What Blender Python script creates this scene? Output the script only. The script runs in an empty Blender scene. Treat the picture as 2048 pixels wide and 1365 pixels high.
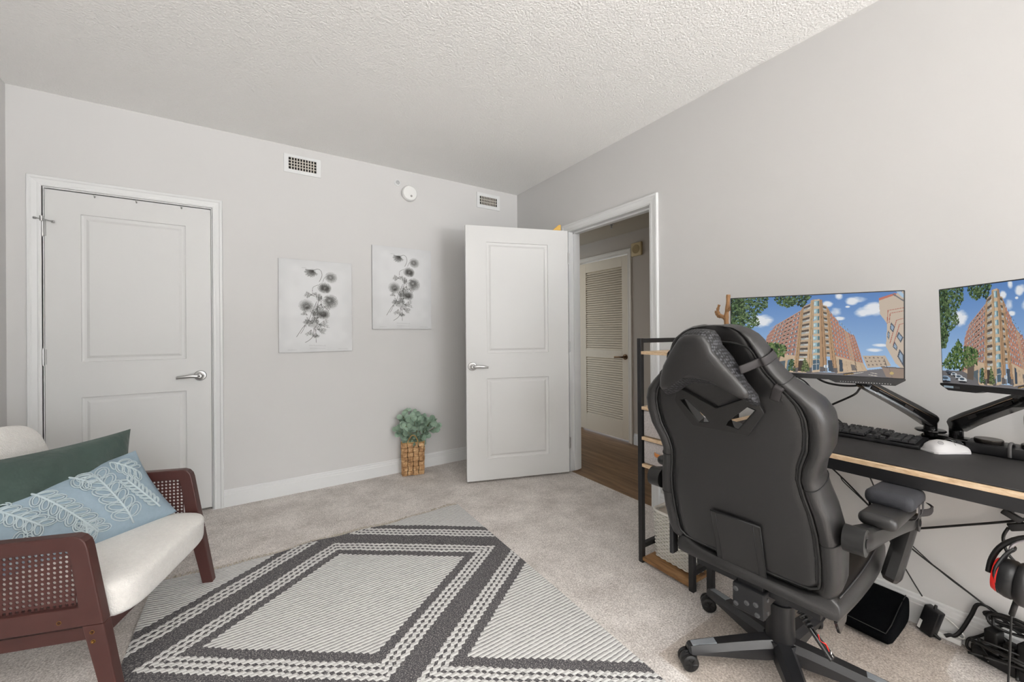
import bpy, bmesh, math, random
import numpy as np
from mathutils import Vector, Matrix
random.seed(7)
rng = np.random.default_rng(11)
SC = bpy.context.scene
COL = SC.collection
PI = math.pi

# ------------------------------------------------------------------ camera
CAM = Vector((-2.2277, -3.3451, 1.1812))
cd = bpy.data.cameras.new('camera'); cam = bpy.data.objects.new('camera', cd); COL.objects.link(cam)
fw = Vector((0.541423, 0.840749, 0.001763)); rt = Vector((0.840733, -0.541397, -0.007585)); up = Vector((0.005423, -0.005589, 0.99997))
cam.matrix_world = Matrix(((rt.x, up.x, -fw.x, CAM.x), (rt.y, up.y, -fw.y, CAM.y), (rt.z, up.z, -fw.z, CAM.z), (0, 0, 0, 1)))
cd.sensor_width = 36.0; cd.lens = 13.8423; cd.shift_y = -0.008721; cd.clip_start = 0.02
SC.camera = cam

# ------------------------------------------------------------------ world, light, exposure
SC.view_settings.view_transform = 'Standard'; SC.view_settings.look = 'None'
SC.view_settings.exposure = 0.0; SC.view_settings.gamma = 1.0; SC.view_settings.use_curve_mapping = False
W = bpy.data.worlds.new('sky'); SC.world = W; W.use_nodes = True
bg = W.node_tree.nodes['Background']; bg.inputs[0].default_value = (0.80, 0.90, 1.0, 1); bg.inputs[1].default_value = 1.0

def area(name, loc, rot, sx, sy, power, col, spread=180):
    d = bpy.data.lights.new(name, 'AREA'); d.shape = 'RECTANGLE'; d.size = sx; d.size_y = sy
    d.energy = power; d.color = col; d.spread = math.radians(spread)
    o = bpy.data.objects.new(name, d); COL.objects.link(o); o.location = loc; o.rotation_euler = rot
    return o
area('window_daylight', (-1.05, -8.8, 1.45), (PI/2, 0, 0), 1.9, 1.9, 88.0, (0.92, 0.965, 1.0))
area('ground_bounce_fill', (-0.95, -9.5, -0.25), (math.radians(124), 0, 0), 2.0, 1.6, 1950.0, (1.0, 0.982, 0.958))  # added fill lamp imitating ground bounce, lifts the ceiling
area('overhead_fill_light', (-2.25, -4.6, 2.52), (0, 0, 0), 2.2, 2.4, 54.0, (1.0, 0.985, 0.965), 125)  # unseen fill lamp added overhead to brighten the carpet, no fixture there
area('hall_lamp_light', (0.62, 1.05, 2.20), (0, 0, 0), 0.3, 0.3, 4.5, (1.0, 0.84, 0.62))

# ------------------------------------------------------------------ helpers
def lin(c):
    c = c/255.0
    return c/12.92 if c <= 0.04045 else ((c+0.055)/1.055)**2.4
def rgb(r, g, b): return (lin(r), lin(g), lin(b), 1.0)

class NT:
    def __init__(s, m): s.t = m.node_tree; s.n = s.t.nodes; s.l = s.t.links
    def add(s, typ, **kw):
        nd = s.n.new(typ)
        for k, v in kw.items():
            if k.startswith('i_'):
                key = k[2:]; key = int(key) if key.isdigit() else key.replace('_', ' ')
                nd.inputs[key].default_value = v
            else: setattr(nd, k, v)
        return nd
    def link(s, a, b): s.l.new(a, b)
    def math(s, op, a, b=None, c=None, clamp=False):
        nd = s.n.new('ShaderNodeMath'); nd.operation = op; nd.use_clamp = clamp
        for i, x in enumerate((a, b, c)):
            if x is None: continue
            if isinstance(x, (int, float)): nd.inputs[i].default_value = x
            else: s.l.new(x, nd.inputs[i])
        return nd.outputs[0]
    def mix(s, f, a, b):
        nd = s.n.new('ShaderNodeMix'); nd.data_type = 'RGBA'
        for i, x in ((0, f), (6, a), (7, b)):
            if isinstance(x, (int, float, tuple)): nd.inputs[i].default_value = x
            else: s.l.new(x, nd.inputs[i])
        return nd.outputs[2]

def mat(name, col, rough=0.5, metal=0.0, noise=None, bump=None, var=None, spec=0.5, coat=0.0, sheen=0.0):
    """principled; noise=(scale,amount) colour mottling; bump=(scale,strength,dist)"""
    m = bpy.data.materials.new(name); m.use_nodes = True
    t = NT(m); b = t.n['Principled BSDF']
    b.inputs['Base Color'].default_value = col; b.inputs['Roughness'].default_value = rough
    b.inputs['Metallic'].default_value = metal; b.inputs['Specular IOR Level'].default_value = spec
    if coat: b.inputs['Coat Weight'].default_value = coat
    if sheen: b.inputs['Sheen Weight'].default_value = sheen
    tc = t.add('ShaderNodeTexCoord')
    if noise:
        nz = t.add('ShaderNodeTexNoise', i_Scale=noise[0], i_Detail=5.0, i_Roughness=0.6); t.link(tc.outputs['Object'], nz.inputs['Vector'])
        f = t.math('MULTIPLY_ADD', nz.outputs[0], noise[1]*2, 1-noise[1])
        v = t.add('ShaderNodeVectorMath', operation='SCALE'); v.inputs[0].default_value = col[:3]; t.link(f, v.inputs[3])
        t.link(v.outputs[0], b.inputs['Base Color'])
    if bump:
        nb = t.add('ShaderNodeTexNoise', i_Scale=bump[0], i_Detail=3.0); t.link(tc.outputs['Object'], nb.inputs['Vector'])
        bp = t.add('ShaderNodeBump', i_Strength=bump[1], i_Distance=bump[2]); t.link(nb.outputs[0], bp.inputs['Height'])
        t.link(bp.outputs[0], b.inputs['Normal'])
    return m

class MB:
    def __init__(s): s.v = []; s.f = []
    def add(s, vs, fs):
        o = len(s.v); s.v += [tuple(p) for p in vs]; s.f += [tuple(i+o for i in f) for f in fs]; return s
    def box(s, x0, x1, y0, y1, z0, z1, M=None):
        vs = [Vector((x, y, z)) for z in (z0, z1) for y in (y0, y1) for x in (x0, x1)]
        if M: vs = [M @ p for p in vs]
        return s.add(vs, [(0, 2, 3, 1), (4, 5, 7, 6), (0, 1, 5, 4), (2, 6, 7, 3), (0, 4, 6, 2), (1, 3, 7, 5)])
    def prism(s, pts, h, fr):
        """pts: 2D polygon; fr(a,b,c)->3D; extruded c from h[0] to h[1]"""
        n = len(pts)
        vs = [fr(a, b, h[0]) for a, b in pts] + [fr(a, b, h[1]) for a, b in pts]
        fs = [tuple(range(n-1, -1, -1)), tuple(range(n, 2*n))] + [(i, (i+1) % n, n+(i+1) % n, n+i) for i in range(n)]
        return s.add(vs, fs)
    def ringprism(s, outer, inner, h, fr):
        """polygon with one hole, same vertex count, matched order"""
        n = len(outer); vs = []
        for c in h:
            vs += [fr(a, b, c) for a, b in outer] + [fr(a, b, c) for a, b in inner]
        fs = []
        for i in range(n):
            j = (i+1) % n
            fs += [(i, j, n+j, n+i), (2*n+i, 3*n+i, 3*n+j, 2*n+j), (i, 2*n+i, 2*n+j, j), (n+i, n+j, 3*n+j, 3*n+i)]
        return s.add(vs, fs)
    def cyl(s, p, q, r, r2=None, n=20, caps=True):
        p = Vector(p); q = Vector(q); r2 = r if r2 is None else r2
        d = (q-p).normalized(); a = d.orthogonal().normalized(); b = d.cross(a)
        vs = [c + (a*math.cos(2*PI*i/n)+b*math.sin(2*PI*i/n))*rr for c, rr in ((p, r), (q, r2)) for i in range(n)]
        fs = [(i, (i+1) % n, n+(i+1) % n, n+i) for i in range(n)]
        if caps: fs += [tuple(range(n-1, -1, -1)), tuple(range(n, 2*n))]
        return s.add(vs, fs)
    def tube(s, pts, r, n=8, smooth=0, closed=False, flat=None):
        pts = [Vector(p) for p in pts]
        if smooth: pts = catmull(pts, smooth, closed)
        m = len(pts); vs = []; prev = None
        for i, p in enumerate(pts):
            a = pts[(i-1) % m] if (closed or i > 0) else p; b = pts[(i+1) % m] if (closed or i < m-1) else p
            t = (b-a).normalized()
            if prev is None: u = t.orthogonal().normalized() if flat is None else (flat - t*flat.dot(t)).normalized()
            else: u = (prev - t*prev.dot(t)).normalized()
            prev = u; w = t.cross(u)
            rr = r(i/(m-1)) if callable(r) else r
            ru, rw = (rr if isinstance(rr, tuple) else (rr, rr))
            vs += [p + u*(math.cos(2*PI*k/n)*ru) + w*(math.sin(2*PI*k/n)*rw) for k in range(n)]
        fs = []
        for i in range(m if closed else m-1):
            j = (i+1) % m
            fs += [(i*n+k, i*n+(k+1) % n, j*n+(k+1) % n, j*n+k) for k in range(n)]
        if not closed: fs += [tuple(range(n-1, -1, -1)), tuple(range((m-1)*n, m*n))]
        return s.add(vs, fs)
    def lathe(s, prof, c, ax=(0, 0, 1), n=28):
        ax = Vector(ax).normalized(); a = ax.orthogonal().normalized(); b = ax.cross(a); c = Vector(c); vs = []; fs = []
        for r, h in prof:
            vs += [c + ax*h + (a*math.cos(2*PI*k/n)+b*math.sin(2*PI*k/n))*max(r, 1e-5) for k in range(n)]
        for i in range(len(prof)-1):
            fs += [(i*n+k, i*n+(k+1) % n, (i+1)*n+(k+1) % n, (i+1)*n+k) for k in range(n)]
        fs += [tuple(range(n-1, -1, -1)), tuple(range((len(prof)-1)*n, len(prof)*n))]
        return s.add(vs, fs)
    def loft(s, rings, cap=True):
        n = len(rings[0]); vs = [p for r in rings for p in r]; fs = []
        for i in range(len(rings)-1):
            fs += [(i*n+k, i*n+(k+1) % n, (i+1)*n+(k+1) % n, (i+1)*n+k) for k in range(n)]
        if cap: fs += [tuple(range(n-1, -1, -1)), tuple(range((len(rings)-1)*n, len(rings)*n))]
        return s.add(vs, fs)
    def rbox(s, c, size, r, M=None, seg=3):
        """rounded box"""
        cx, cy, cz = c; hx, hy, hz = size[0]/2, size[1]/2, size[2]/2; r = min(r, hx, hy, hz)
        bm = bmesh.new(); bmesh.ops.create_cube(bm, size=2.0)
        for v in bm.verts: v.co = Vector((v.co.x*hx, v.co.y*hy, v.co.z*hz))
        bmesh.ops.bevel(bm, geom=list(bm.edges), offset=r*0.98, segments=seg, profile=0.5, affect='EDGES')
        bm.verts.index_update(); vs = [v.co + Vector(c) for v in bm.verts]
        if M: vs = [M @ p for p in vs]
        fs = [tuple(v.index for v in f.verts) for f in bm.faces]; bm.free()
        return s.add(vs, fs)

def catmull(P, k, closed=False):
    n = len(P); out = []
    for i in range(n if closed else n-1):
        p0 = P[(i-1) % n] if (closed or i > 0) else P[i]; p1 = P[i]; p2 = P[(i+1) % n]
        p3 = P[(i+2) % n] if (closed or i+2 < n) else p2
        for j in range(k):
            t = j/k
            out.append(0.5*((2*p1)+(p2-p0)*t+(2*p0-5*p1+4*p2-p3)*t*t+(3*p1-p0-3*p2+p3)*t**3))
    if not closed: out.append(P[-1])
    return out

def obj(name, mb, m, parent=None, smooth=False, bevel=0.0, sub=0, label=None, autosmooth=None):
    me = bpy.data.meshes.new(name); me.from_pydata(mb.v, [], mb.f)
    bm = bmesh.new(); bm.from_mesh(me); bmesh.ops.recalc_face_normals(bm, faces=bm.faces); bm.to_mesh(me); bm.free()
    me.materials.append(m)
    o = bpy.data.objects.new(name, me); COL.objects.link(o)
    if parent: o.parent = parent
    if bevel:
        b = o.modifiers.new('bevel', 'BEVEL'); b.width = bevel; b.segments = 2; b.limit_method = 'ANGLE'; b.angle_limit = 0.6
    if sub:
        q = o.modifiers.new('sub', 'SUBSURF'); q.levels = sub; q.render_levels = sub
    if smooth or sub:
        me.polygons.foreach_set('use_smooth', [True]*len(me.polygons))
        if smooth and autosmooth is not None:
            bm = bmesh.new(); bm.from_mesh(me)
            for e in bm.edges:
                if len(e.link_faces) == 2 and e.calc_face_angle(0) > autosmooth: e.smooth = False
            bm.to_mesh(me); bm.free()
    if label: o['label'] = label
    return o
def tag(o, label, cat, group=None, kind=None):
    o['label'] = label; o['category'] = cat
    if group: o['group'] = group
    if kind: o['kind'] = kind
    return o
def thing(name, label, cat, loc=(0, 0, 0), rotz=0.0, group=None):
    o = bpy.data.objects.new(name, None); COL.objects.link(o); o.location = loc; o.rotation_euler = (0, 0, rotz); o.empty_display_size = 0.1
    return tag(o, label, cat, group)
def struct(name, mb, m, **kw):
    o = obj(name, mb, m, **kw); o['kind'] = 'structure'; return o
def sdoor(name, loc=(0, 0, 0), rotz=0.0):
    o = bpy.data.objects.new(name, None); COL.objects.link(o); o.location = loc; o.rotation_euler = (0, 0, rotz); o['kind'] = 'structure'
    return o
AS = 0.7

# ------------------------------------------------------------------ materials
def wall_mat(name, col):
    return mat(name, col, rough=0.75, bump=(220, 0.06, 0.002), spec=0.25)
M_wall = wall_mat('wall paint', rgb(216, 215, 214))
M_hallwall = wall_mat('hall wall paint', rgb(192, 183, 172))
M_trim = mat('white trim paint', rgb(230, 231, 231), rough=0.42, spec=0.4)
M_door = mat('white door paint', rgb(220, 220, 219), rough=0.42, spec=0.4, bump=(90, 0.03, 0.002))
M_halldoor = mat('louvre door paint', rgb(224, 212, 192), rough=0.5)
M_ceil = mat('popcorn ceiling', rgb(250, 249, 247), rough=0.95, bump=(110, 0.8, 0.0075), spec=0.1)
M_nickel = mat('satin nickel', rgb(190, 190, 190), rough=0.32, metal=1.0)
M_shade = mat('painted recess shade', rgb(30, 26, 24), rough=0.9)  # dark colour stands in for shade inside gaps, ducts, holes and slots
M_blackmetal = mat('black powder coated steel', rgb(24, 24, 26), rough=0.45, bump=(500, 0.1, 0.0005))
M_blackplastic = mat('black plastic', rgb(22, 22, 24), rough=0.38, bump=(700, 0.08, 0.0004))
M_gloss = mat('gloss black plastic', rgb(18, 18, 19), rough=0.12)
M_rubber = mat('black cable rubber', rgb(17, 16, 16), rough=0.5)
M_whiteplastic = mat('white plastic', rgb(240, 240, 238), rough=0.35)

def carpet_mat():
    m = bpy.data.materials.new('grey beige carpet'); m.use_nodes = True; t = NT(m); b = t.n['Principled BSDF']
    b.inputs['Roughness'].default_value = 1.0; b.inputs['Specular IOR Level'].default_value = 0.05
    tc = t.add('ShaderNodeTexCoord')
    def nz(s, d=4.0, r=0.6):
        n = t.add('ShaderNodeTexNoise', i_Scale=s, i_Detail=d, i_Roughness=r); t.link(tc.outputs['Object'], n.inputs['Vector']); return n.outputs[0]
    fine = nz(150, 3, .75); mid = nz(46, 4, .7); big = nz(5.5, 4, .65)
    f = t.math('MULTIPLY_ADD', fine, 1.9, -0.5)
    f = t.math('MULTIPLY_ADD', mid, 0.55, f)
    f = t.math('MULTIPLY_ADD', big, 0.75, f)
    f = t.math('SUBTRACT', f, 0.62)
    r = t.add('ShaderNodeValToRGB'); r.color_ramp.elements[0].position = 0.22; r.color_ramp.elements[0].color = rgb(182, 174, 168)
    r.color_ramp.elements[1].position = 0.80; r.color_ramp.elements[1].color = rgb(252, 246, 241)
    t.link(f, r.inputs[0]); t.link(r.outputs[0], b.inputs['Base Color'])
    h = t.math('MULTIPLY_ADD', mid, 0.6, fine)
    bp = t.add('ShaderNodeBump', i_Strength=0.6, i_Distance=0.006); t.link(h, bp.inputs['Height']); t.link(bp.outputs[0], b.inputs['Normal'])
    return m
M_carpet = carpet_mat()

def wood_mat(name, c1, c2, c3, scale=(1, 14, 14), plank=None, rough=0.45):
    m = bpy.data.materials.new(name); m.use_nodes = True; t = NT(m); b = t.n['Principled BSDF']; b.inputs['Roughness'].default_value = rough
    tc = t.add('ShaderNodeTexCoord'); mp = t.add('ShaderNodeMapping'); mp.inputs['Scale'].default_value = scale
    t.link(tc.outputs['Object'], mp.inputs['Vector']); vec = mp.outputs[0]
    if plank:   # plank=(width along x, seam half-width)
        sx = t.add('ShaderNodeSeparateXYZ'); t.link(tc.outputs['Object'], sx.inputs[0])
        k = t.math('DIVIDE', sx.outputs[0], plank[0]); fl_ = t.math('FLOOR', k)
        wn = t.add('ShaderNodeTexWhiteNoise', noise_dimensions='1D'); t.link(fl_, wn.inputs['W'])
        ad = t.add('ShaderNodeVectorMath', operation='ADD'); t.link(vec, ad.inputs[0])
        sc = t.add('ShaderNodeVectorMath', operation='SCALE'); sc.inputs[0].default_value = (7, 31, 3); t.link(wn.outputs[0], sc.inputs[3])
        t.link(sc.outputs[0], ad.inputs[1]); vec = ad.outputs[0]
    n1 = t.add('ShaderNodeTexNoise', i_Scale=2.2, i_Detail=8.0, i_Roughness=0.62, i_Distortion=0.6); t.link(vec, n1.inputs['Vector'])
    r = t.add('ShaderNodeValToRGB'); e = r.color_ramp.elements; e[0].position = 0.3; e[0].color = c1; e[1].position = 0.72; e[1].color = c3
    q = e.new(0.5); q.color = c2
    t.link(n1.outputs[0], r.inputs[0]); out = r.outputs[0]
    if plank:
        fr = t.math('FRACT', k); d = t.math('ABSOLUTE', t.math('SUBTRACT', fr, 0.5)); sm = t.math('GREATER_THAN', d, 0.5-plank[1])
        out = t.mix(t.math('MULTIPLY', sm, 0.55), out, rgb(52, 40, 30))
        tint = t.math('MULTIPLY_ADD', wn.outputs[0], 0.28, 0.86)
        v = t.add('ShaderNodeVectorMath', operation='SCALE'); t.link(out, v.inputs[0]); t.link(tint, v.inputs[3]); out = v.outputs[0]
    t.link(out, b.inputs['Base Color'])
    bp = t.add('ShaderNodeBump', i_Strength=0.08, i_Distance=0.003); t.link(n1.outputs[0], bp.inputs['Height']); t.link(bp.outputs[0], b.inputs['Normal'])
    return m
M_hallfloor = wood_mat('brown vinyl planks', rgb(98, 73, 51), rgb(132, 102, 73), rgb(156, 126, 94), scale=(9, 1.0, 9), plank=(0.15, 0.012))
M_rustic = wood_mat('rustic brown board', rgb(88, 58, 34), rgb(150, 110, 70), rgb(186, 146, 98), scale=(14, 2.4, 14))
M_boardedge = wood_mat('light board edge', rgb(182, 150, 114), rgb(210, 182, 148), rgb(228, 206, 176), scale=(60, 14, 60))
M_redwood = mat('dark red-brown stained wood', rgb(74, 42, 38), rough=0.38, noise=(14, 0.16), bump=(60, 0.05, 0.001))

# ------------------------------------------------------------------ room shell
H = 2.585; XL = -3.40; YF = -8.60
def fbox(*a): return MB().box(*a)
struct('floor', fbox(XL-.1, 0.0, YF-.1, 0.1, -0.06, 0.0), M_carpet)
struct('floor_hall', fbox(0.0, 1.25, -2.7, 1.7, -0.07, -0.008), M_hallfloor)
struct('ceiling', fbox(XL-.1, 0.12, YF-.1, 0.12, H, H+.1), M_ceil)
b = MB(); b.box(XL-.1, -3.262, 0, .12, -.05, H); b.box(-2.490, 0.12, 0, .12, -.05, H); b.box(-3.262, -2.490, 0, .12, 2.042, H)
struct('wall_back', b, M_wall)
DY0, DY1, DZ = -1.622, -0.783, 2.047
b = MB(); b.box(0, .12, DY1, 0.0, -.05, H); b.box(0, .12, YF-.1, DY0, -.05, H); b.box(0, .12, DY0, DY1, DZ, H)
struct('wall_right', b, M_wall)
struct('wall_left', fbox(XL-.1, XL, YF-.1, 0, -.05, H), M_wall)
b = MB(); wx0, wx1, wz0, wz1 = -2.10, -0.08, 0.45, 2.40
b.box(XL, wx0, YF-.12, YF, -.05, H); b.box(wx1, 0, YF-.12, YF, -.05, H); b.box(wx0, wx1, YF-.12, YF, -.05, wz0); b.box(wx0, wx1, YF-.12, YF, wz1, H)
struct('wall_front', b, M_wall)
b = MB()
for x in (wx0, -1.115, wx1-.05): b.box(x, x+.05, YF-.08, YF-.02, wz0, wz1)
b.box(wx0, wx1, YF-.08, YF-.02, wz0, wz0+.05); b.box(wx0, wx1, YF-.08, YF-.02, wz1-.05, wz1)
struct('window_1', b, M_trim)
# hall beyond the doorway
HX = 1.103
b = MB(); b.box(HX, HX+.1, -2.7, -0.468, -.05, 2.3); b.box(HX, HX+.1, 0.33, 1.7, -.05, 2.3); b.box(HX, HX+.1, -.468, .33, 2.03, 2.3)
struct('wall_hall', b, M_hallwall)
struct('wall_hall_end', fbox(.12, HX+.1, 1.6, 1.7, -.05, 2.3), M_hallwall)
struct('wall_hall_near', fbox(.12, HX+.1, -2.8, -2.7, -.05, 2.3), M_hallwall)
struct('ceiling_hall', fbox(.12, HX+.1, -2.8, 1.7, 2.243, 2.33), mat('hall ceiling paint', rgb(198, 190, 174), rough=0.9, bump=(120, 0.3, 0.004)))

def base_profile(): return [(0, 0), (.013, 0), (.013, .080), (.0105, .084), (.0105, .097), (.006, .103), (.006, .112), (.003, .117), (0, .117)]
def baseboard(name, p, q, nrm, m=None):
    p = Vector(p); q = Vector(q); d = (q-p); L = d.length; d.normalize(); nrm = Vector(nrm)
    mb = MB(); mb.prism(base_profile(), (0, L), lambda a, b_, c: p + nrm*a + Vector((0, 0, b_)) + d*c)
    return struct(name, mb, m or M_trim)
baseboard('baseboard_back', (-2.431, 0, 0), (0, 0, 0), (0, -1, 0))
baseboard('baseboard_right', (0, YF, 0), (0, -1.684, 0), (-1, 0, 0))
baseboard('baseboard_corner', (0, -0.716, 0), (0, 0, 0), (-1, 0, 0))
baseboard('baseboard_left', (XL, YF, 0), (XL, 0, 0), (1, 0, 0))
baseboard('baseboard_hall', (HX, -2.7, -.008), (HX, -0.545, -.008), (-1, 0, 0))

def casing(name, fr, a0, a1, zt, w, m=M_trim, z0=0.0):
    """door casing; fr(a, z, out) -> point. a0<a1 inner edges, w width"""
    mb = MB(); prof = [(0, .0), (0, .009), (.006, .012), (.012, .012), (.016, .010), (w-.020, .013), (w-.014, .018), (w-.003, .018), (w, .012), (w, 0)]
    for sgn, a in ((-1, a0), (1, a1)):
        r0 = [fr(a+sgn*d, z0, h) for d, h in prof]; r1 = [fr(a+sgn*d, zt+d, h) for d, h in prof]
        mb.loft([r0, r1])
    r0 = [fr(a0-d, zt+d, h) for d, h in prof]; r1 = [fr(a1+d, zt+d, h) for d, h in prof]
    mb.loft([r0, r1])
    return struct(name, mb, m)
casing('trim_1', lambda a, z, o: Vector((a, -o, z)), -3.266, -2.487, 2.043, .056)
casing('trim_2', lambda a, z, o: Vector((-o, a, z)), -1.626, -0.776, 2.043, .058)
casing('trim_3', lambda a, z, o: Vector((HX-o, a, z)), -0.476, 0.338, 2.022, .052, M_hallwall if False else mat('hall trim paint', rgb(226, 219, 208), rough=0.5), z0=-.008)
# jambs of closet and of the doorway
b = MB(); b.box(-3.268, -3.2585, 0.0, .12, 0, 2.036); b.box(-2.4945, -2.485, 0.0, .12, 0, 2.036); b.box(-3.268, -2.485, 0.0, .12, 2.036, 2.045)
b.box(-3.2585, -3.247, .05, .085, 0, 2.036); b.box(-2.506, -2.4945, .05, .085, 0, 2.036)
struct('trim_4', b, M_trim)
b = MB(); b.box(-0.003, .123, DY1-.008, DY1+.004, 0.0, DZ-.006); b.box(-0.003, .123, DY0-.004, DY0+.008, 0.0, DZ-.006); b.box(-0.003, .123, DY0-.004, DY1+.004, DZ-.010, DZ+.002)
b.box(.045, .08, DY1-.020, DY1-.008, 0.0, DZ-.010); b.box(.045, .08, DY0+.008, DY0+.020, 0.0, DZ-.010); b.box(.045, .08, DY0+.008, DY1-.008, DZ-.022, DZ-.010)
struct('trim_5', b, M_trim)
# dark sheet painted for the closet shade behind the slab gaps
struct('closet_shade_sheet', fbox(-3.262, -2.49, .11, .13, 0, 2.042), M_shade)

# ------------------------------------------------------------------ doors
def panel_slab(w, h, t, panels, x0=0.0, z0=0.0):
    """slab, local x 0..w, front face at y=0 facing -y, thickness to +y"""
    mb = MB(); mb.add([(0, 0, 0), (w, 0, 0), (w, t, 0), (0, t, 0), (0, 0, h), (w, 0, h), (w, t, h), (0, t, h)],
                      [(0, 1, 2, 3), (7, 6, 5, 4), (3, 2, 6, 7), (0, 3, 7, 4), (1, 5, 6, 2)])
    px0, px1 = panels[0][0], panels[0][1]; zs = sorted([(p[2], p[3]) for p in panels])
    def q(xa, xb, za, zb): mb.add([(xa, 0, za), (xb, 0, za), (xb, 0, zb), (xa, 0, zb)], [(0, 1, 2, 3)])
    q(0, px0, 0, h); q(px1, w, 0, h); z = 0
    for za, zb in zs: q(px0, px1, z, za); z = zb
    q(px0, px1, z, h)
    prof = [(0, 0), (.003, .007), (.012, .009), (.022, .009), (.036, .002), (.042, .002)]
    for za, zb in zs:
        rings = [[(px0+d, y, za+d), (px1-d, y, za+d), (px1-d, y, zb-d), (px0+d, y, zb-d)] for d, y in prof]
        vs = [p for r in rings for p in r]; fs = []
        for i in range(len(prof)-1):
            fs += [(i*4+k, i*4+(k+1) % 4, (i+1)*4+(k+1) % 4, (i+1)*4+k) for k in range(4)]
        k = (len(prof)-1)*4; fs.append((k, k+1, k+2, k+3)); mb.add(vs, fs)
    return mb
def lever(parent, x, z, sgn, m=M_nickel, mb2=None):
    b = MB(); b.lathe([(.034, 0), (.034, .006), (.030, .011), (.016, .013), (.011, .018), (.011, .048)], (x, 0, z), (0, -1, 0))
    b.tube([(x, -.046, z), (x+sgn*.012, -.056, z), (x+sgn*.045, -.058, z+.002), (x+sgn*.085, -.056, z-.002), (x+sgn*.118, -.050, z-.006)],
           lambda t: (.0085+.003*math.sin(PI*min(1, t*1.1)), .0062), n=12, smooth=6, flat=Vector((0, 0, 1)))
    return obj('door_handle', b, m, parent, smooth=True, autosmooth=AS, label='satin metal lever handle')
def hinge(parent, x, z, y=0.0):
    b = MB(); b.cyl((x, y-.007, z-.044), (x, y-.007, z+.044), .0065, n=12); b.cyl((x, y-.007, z-.05), (x, y-.007, z+.05), .004, n=10)
    b.box(x-.012, x+.012, y-.003, y+.0005, z-.044, z+.044)
    return obj('hinge', b, M_nickel, parent, smooth=True, autosmooth=AS, label='brushed metal hinge')

d1 = sdoor('door_1', (-3.2565, 0.004, 0.018))
obj('door_slab', panel_slab(.759, 2.012, .040, [(.144, .628, .18, .798), (.144, .628, 1.008, 1.886)]), M_door, d1)
lever(d1, .7005, .893, -1)
hinge(d1, -.006, 1.785); hinge(d1, -.006, 1.045); hinge(d1, -.006, 0.22)
b = MB(); b.tube([(-.03, -.02, 1.835), (0, -.024, 1.832), (.04, -.03, 1.822)], .0028, n=8); b.cyl((-.006, -.02, 1.822), (-.006, -.02, 1.85), .008, n=12)
b.cyl((.036, -.03, 1.8215), (.046, -.031, 1.821), .007, n=12); b.cyl((-.037, -.018, 1.836), (-.028, -.02, 1.835), .007, n=12)
obj('hinge_stop', b, M_nickel, d1, smooth=True, autosmooth=AS, label='small rubber-tipped hinge pin stop')
for i, (x, w) in enumerate(((.2035, 'left'), (.389, 'middle'), (.606, 'right'))):
    b = MB(); b.tube([(x, .03, 2.0165), (x, -.004, 2.017), (x, -.006, 2.0), (x+.004, -.016, 1.992), (x+.008, -.022, 2.0)], .0022, n=7, smooth=3)
    hk = obj('door_hook', b, M_nickel, smooth=True); hk.location = d1.location
    tag(hk, 'small metal hook over the closet door top, %s of three' % ('leftmost', 'middle one', 'rightmost')[i], 'hook', 'hooks over the closet door')

# open bedroom door
ang = math.atan2(-.832+.561, -.048+.866)      # direction from free edge to hinge edge
DWID = .857
d2 = sdoor('door_2', (-.8625, -.5625, 0.016), ang)
obj('door_slab', panel_slab(DWID, 2.014, .036, [(.164, .680, .165, .804), (.164, .680, 1.004, 1.888)]), M_door, d2)
lever(d2, .047, .903, 1)
for z in (1.785, 1.045, .24): hinge(d2, DWID+.008, z, .012)
obj('latch_plate', MB().box(-.001, .002, .008, .030, .875, .935), M_nickel, d2, label='metal latch plate on door edge')
# yellow wedge seen over the open door top
b = MB(); b.prism([(0, 0), (.070, 0), (.070, .046), (.052, .046)], (-.015, .015), lambda a, b_, c: Vector((a, c, b_)))
wd = obj('door_wedge', b, mat('yellow wood wedge', rgb(222, 178, 84), rough=0.55, noise=(40, .15)), bevel=.002)
wd.location = (-.168, -.778, 2.0305); wd.rotation_euler = (0, 0, ang)
tag(wd, 'small yellow wedge lying on top of the open white door', 'wedge')

# louvre door in the hall
d3 = sdoor('door_3', (HX+.012, .330, 0.012), -PI/2)     # local x runs to -y
lw = .796; lt = 2.0
mb = MB(); a0, a1 = .145, lw-.088; t = .035
mb.box(0, a0, 0, t, 0, lt); mb.box(a1, lw, 0, t, 0, lt); mb.box(a0, a1, 0, t, 0, .185); mb.box(a0, a1, 0, t, .872, .965); mb.box(a0, a1, 0, t, 1.886, lt)
obj('door_slab', mb, M_halldoor, d3, bevel=.002)
for z0, z1, nm in ((.185, .872, 'lower'), (.965, 1.886, 'upper')):
    mb = MB(); n = int(round((z1-z0)/.0262)); s = (z1-z0)/n
    for i in range(n):
        z = z0+i*s
        mb.add([(a0-.002, .004, z+.001), (a1+.002, .004, z+.001), (a1+.002, .030, z+s*1.1), (a0-.002, .030, z+s*1.1),
                (a0-.002, .004, z+.008), (a1+.002, .004, z+.008), (a1+.002, .030, z+s*1.1+.007), (a0-.002, .030, z+s*1.1+.007)],
               [(0, 1, 2, 3), (4, 7, 6, 5), (0, 4, 5, 1), (2, 6, 7, 3)])
    obj('louver_panel', mb, M_halldoor, d3)
obj('backing', MB().box(a0, a1, .036, .040, .1, 1.95), M_halldoor, d3)
b = MB(); b.lathe([(.030, 0), (.030, .006), (.012, .012), (.011, .05)], (lw-.045, 0, .897), (0, -1, 0)); b.tube([(lw-.045, -.05, .897), (lw-.075, -.056, .896), (lw-.15, -.056, .892)], .010, n=10, smooth=4)
obj('door_handle', b, mat('bronze lever', rgb(112, 88, 66), rough=0.3, metal=.9), d3, smooth=True, autosmooth=AS, label='dark bronze lever handle')

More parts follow.
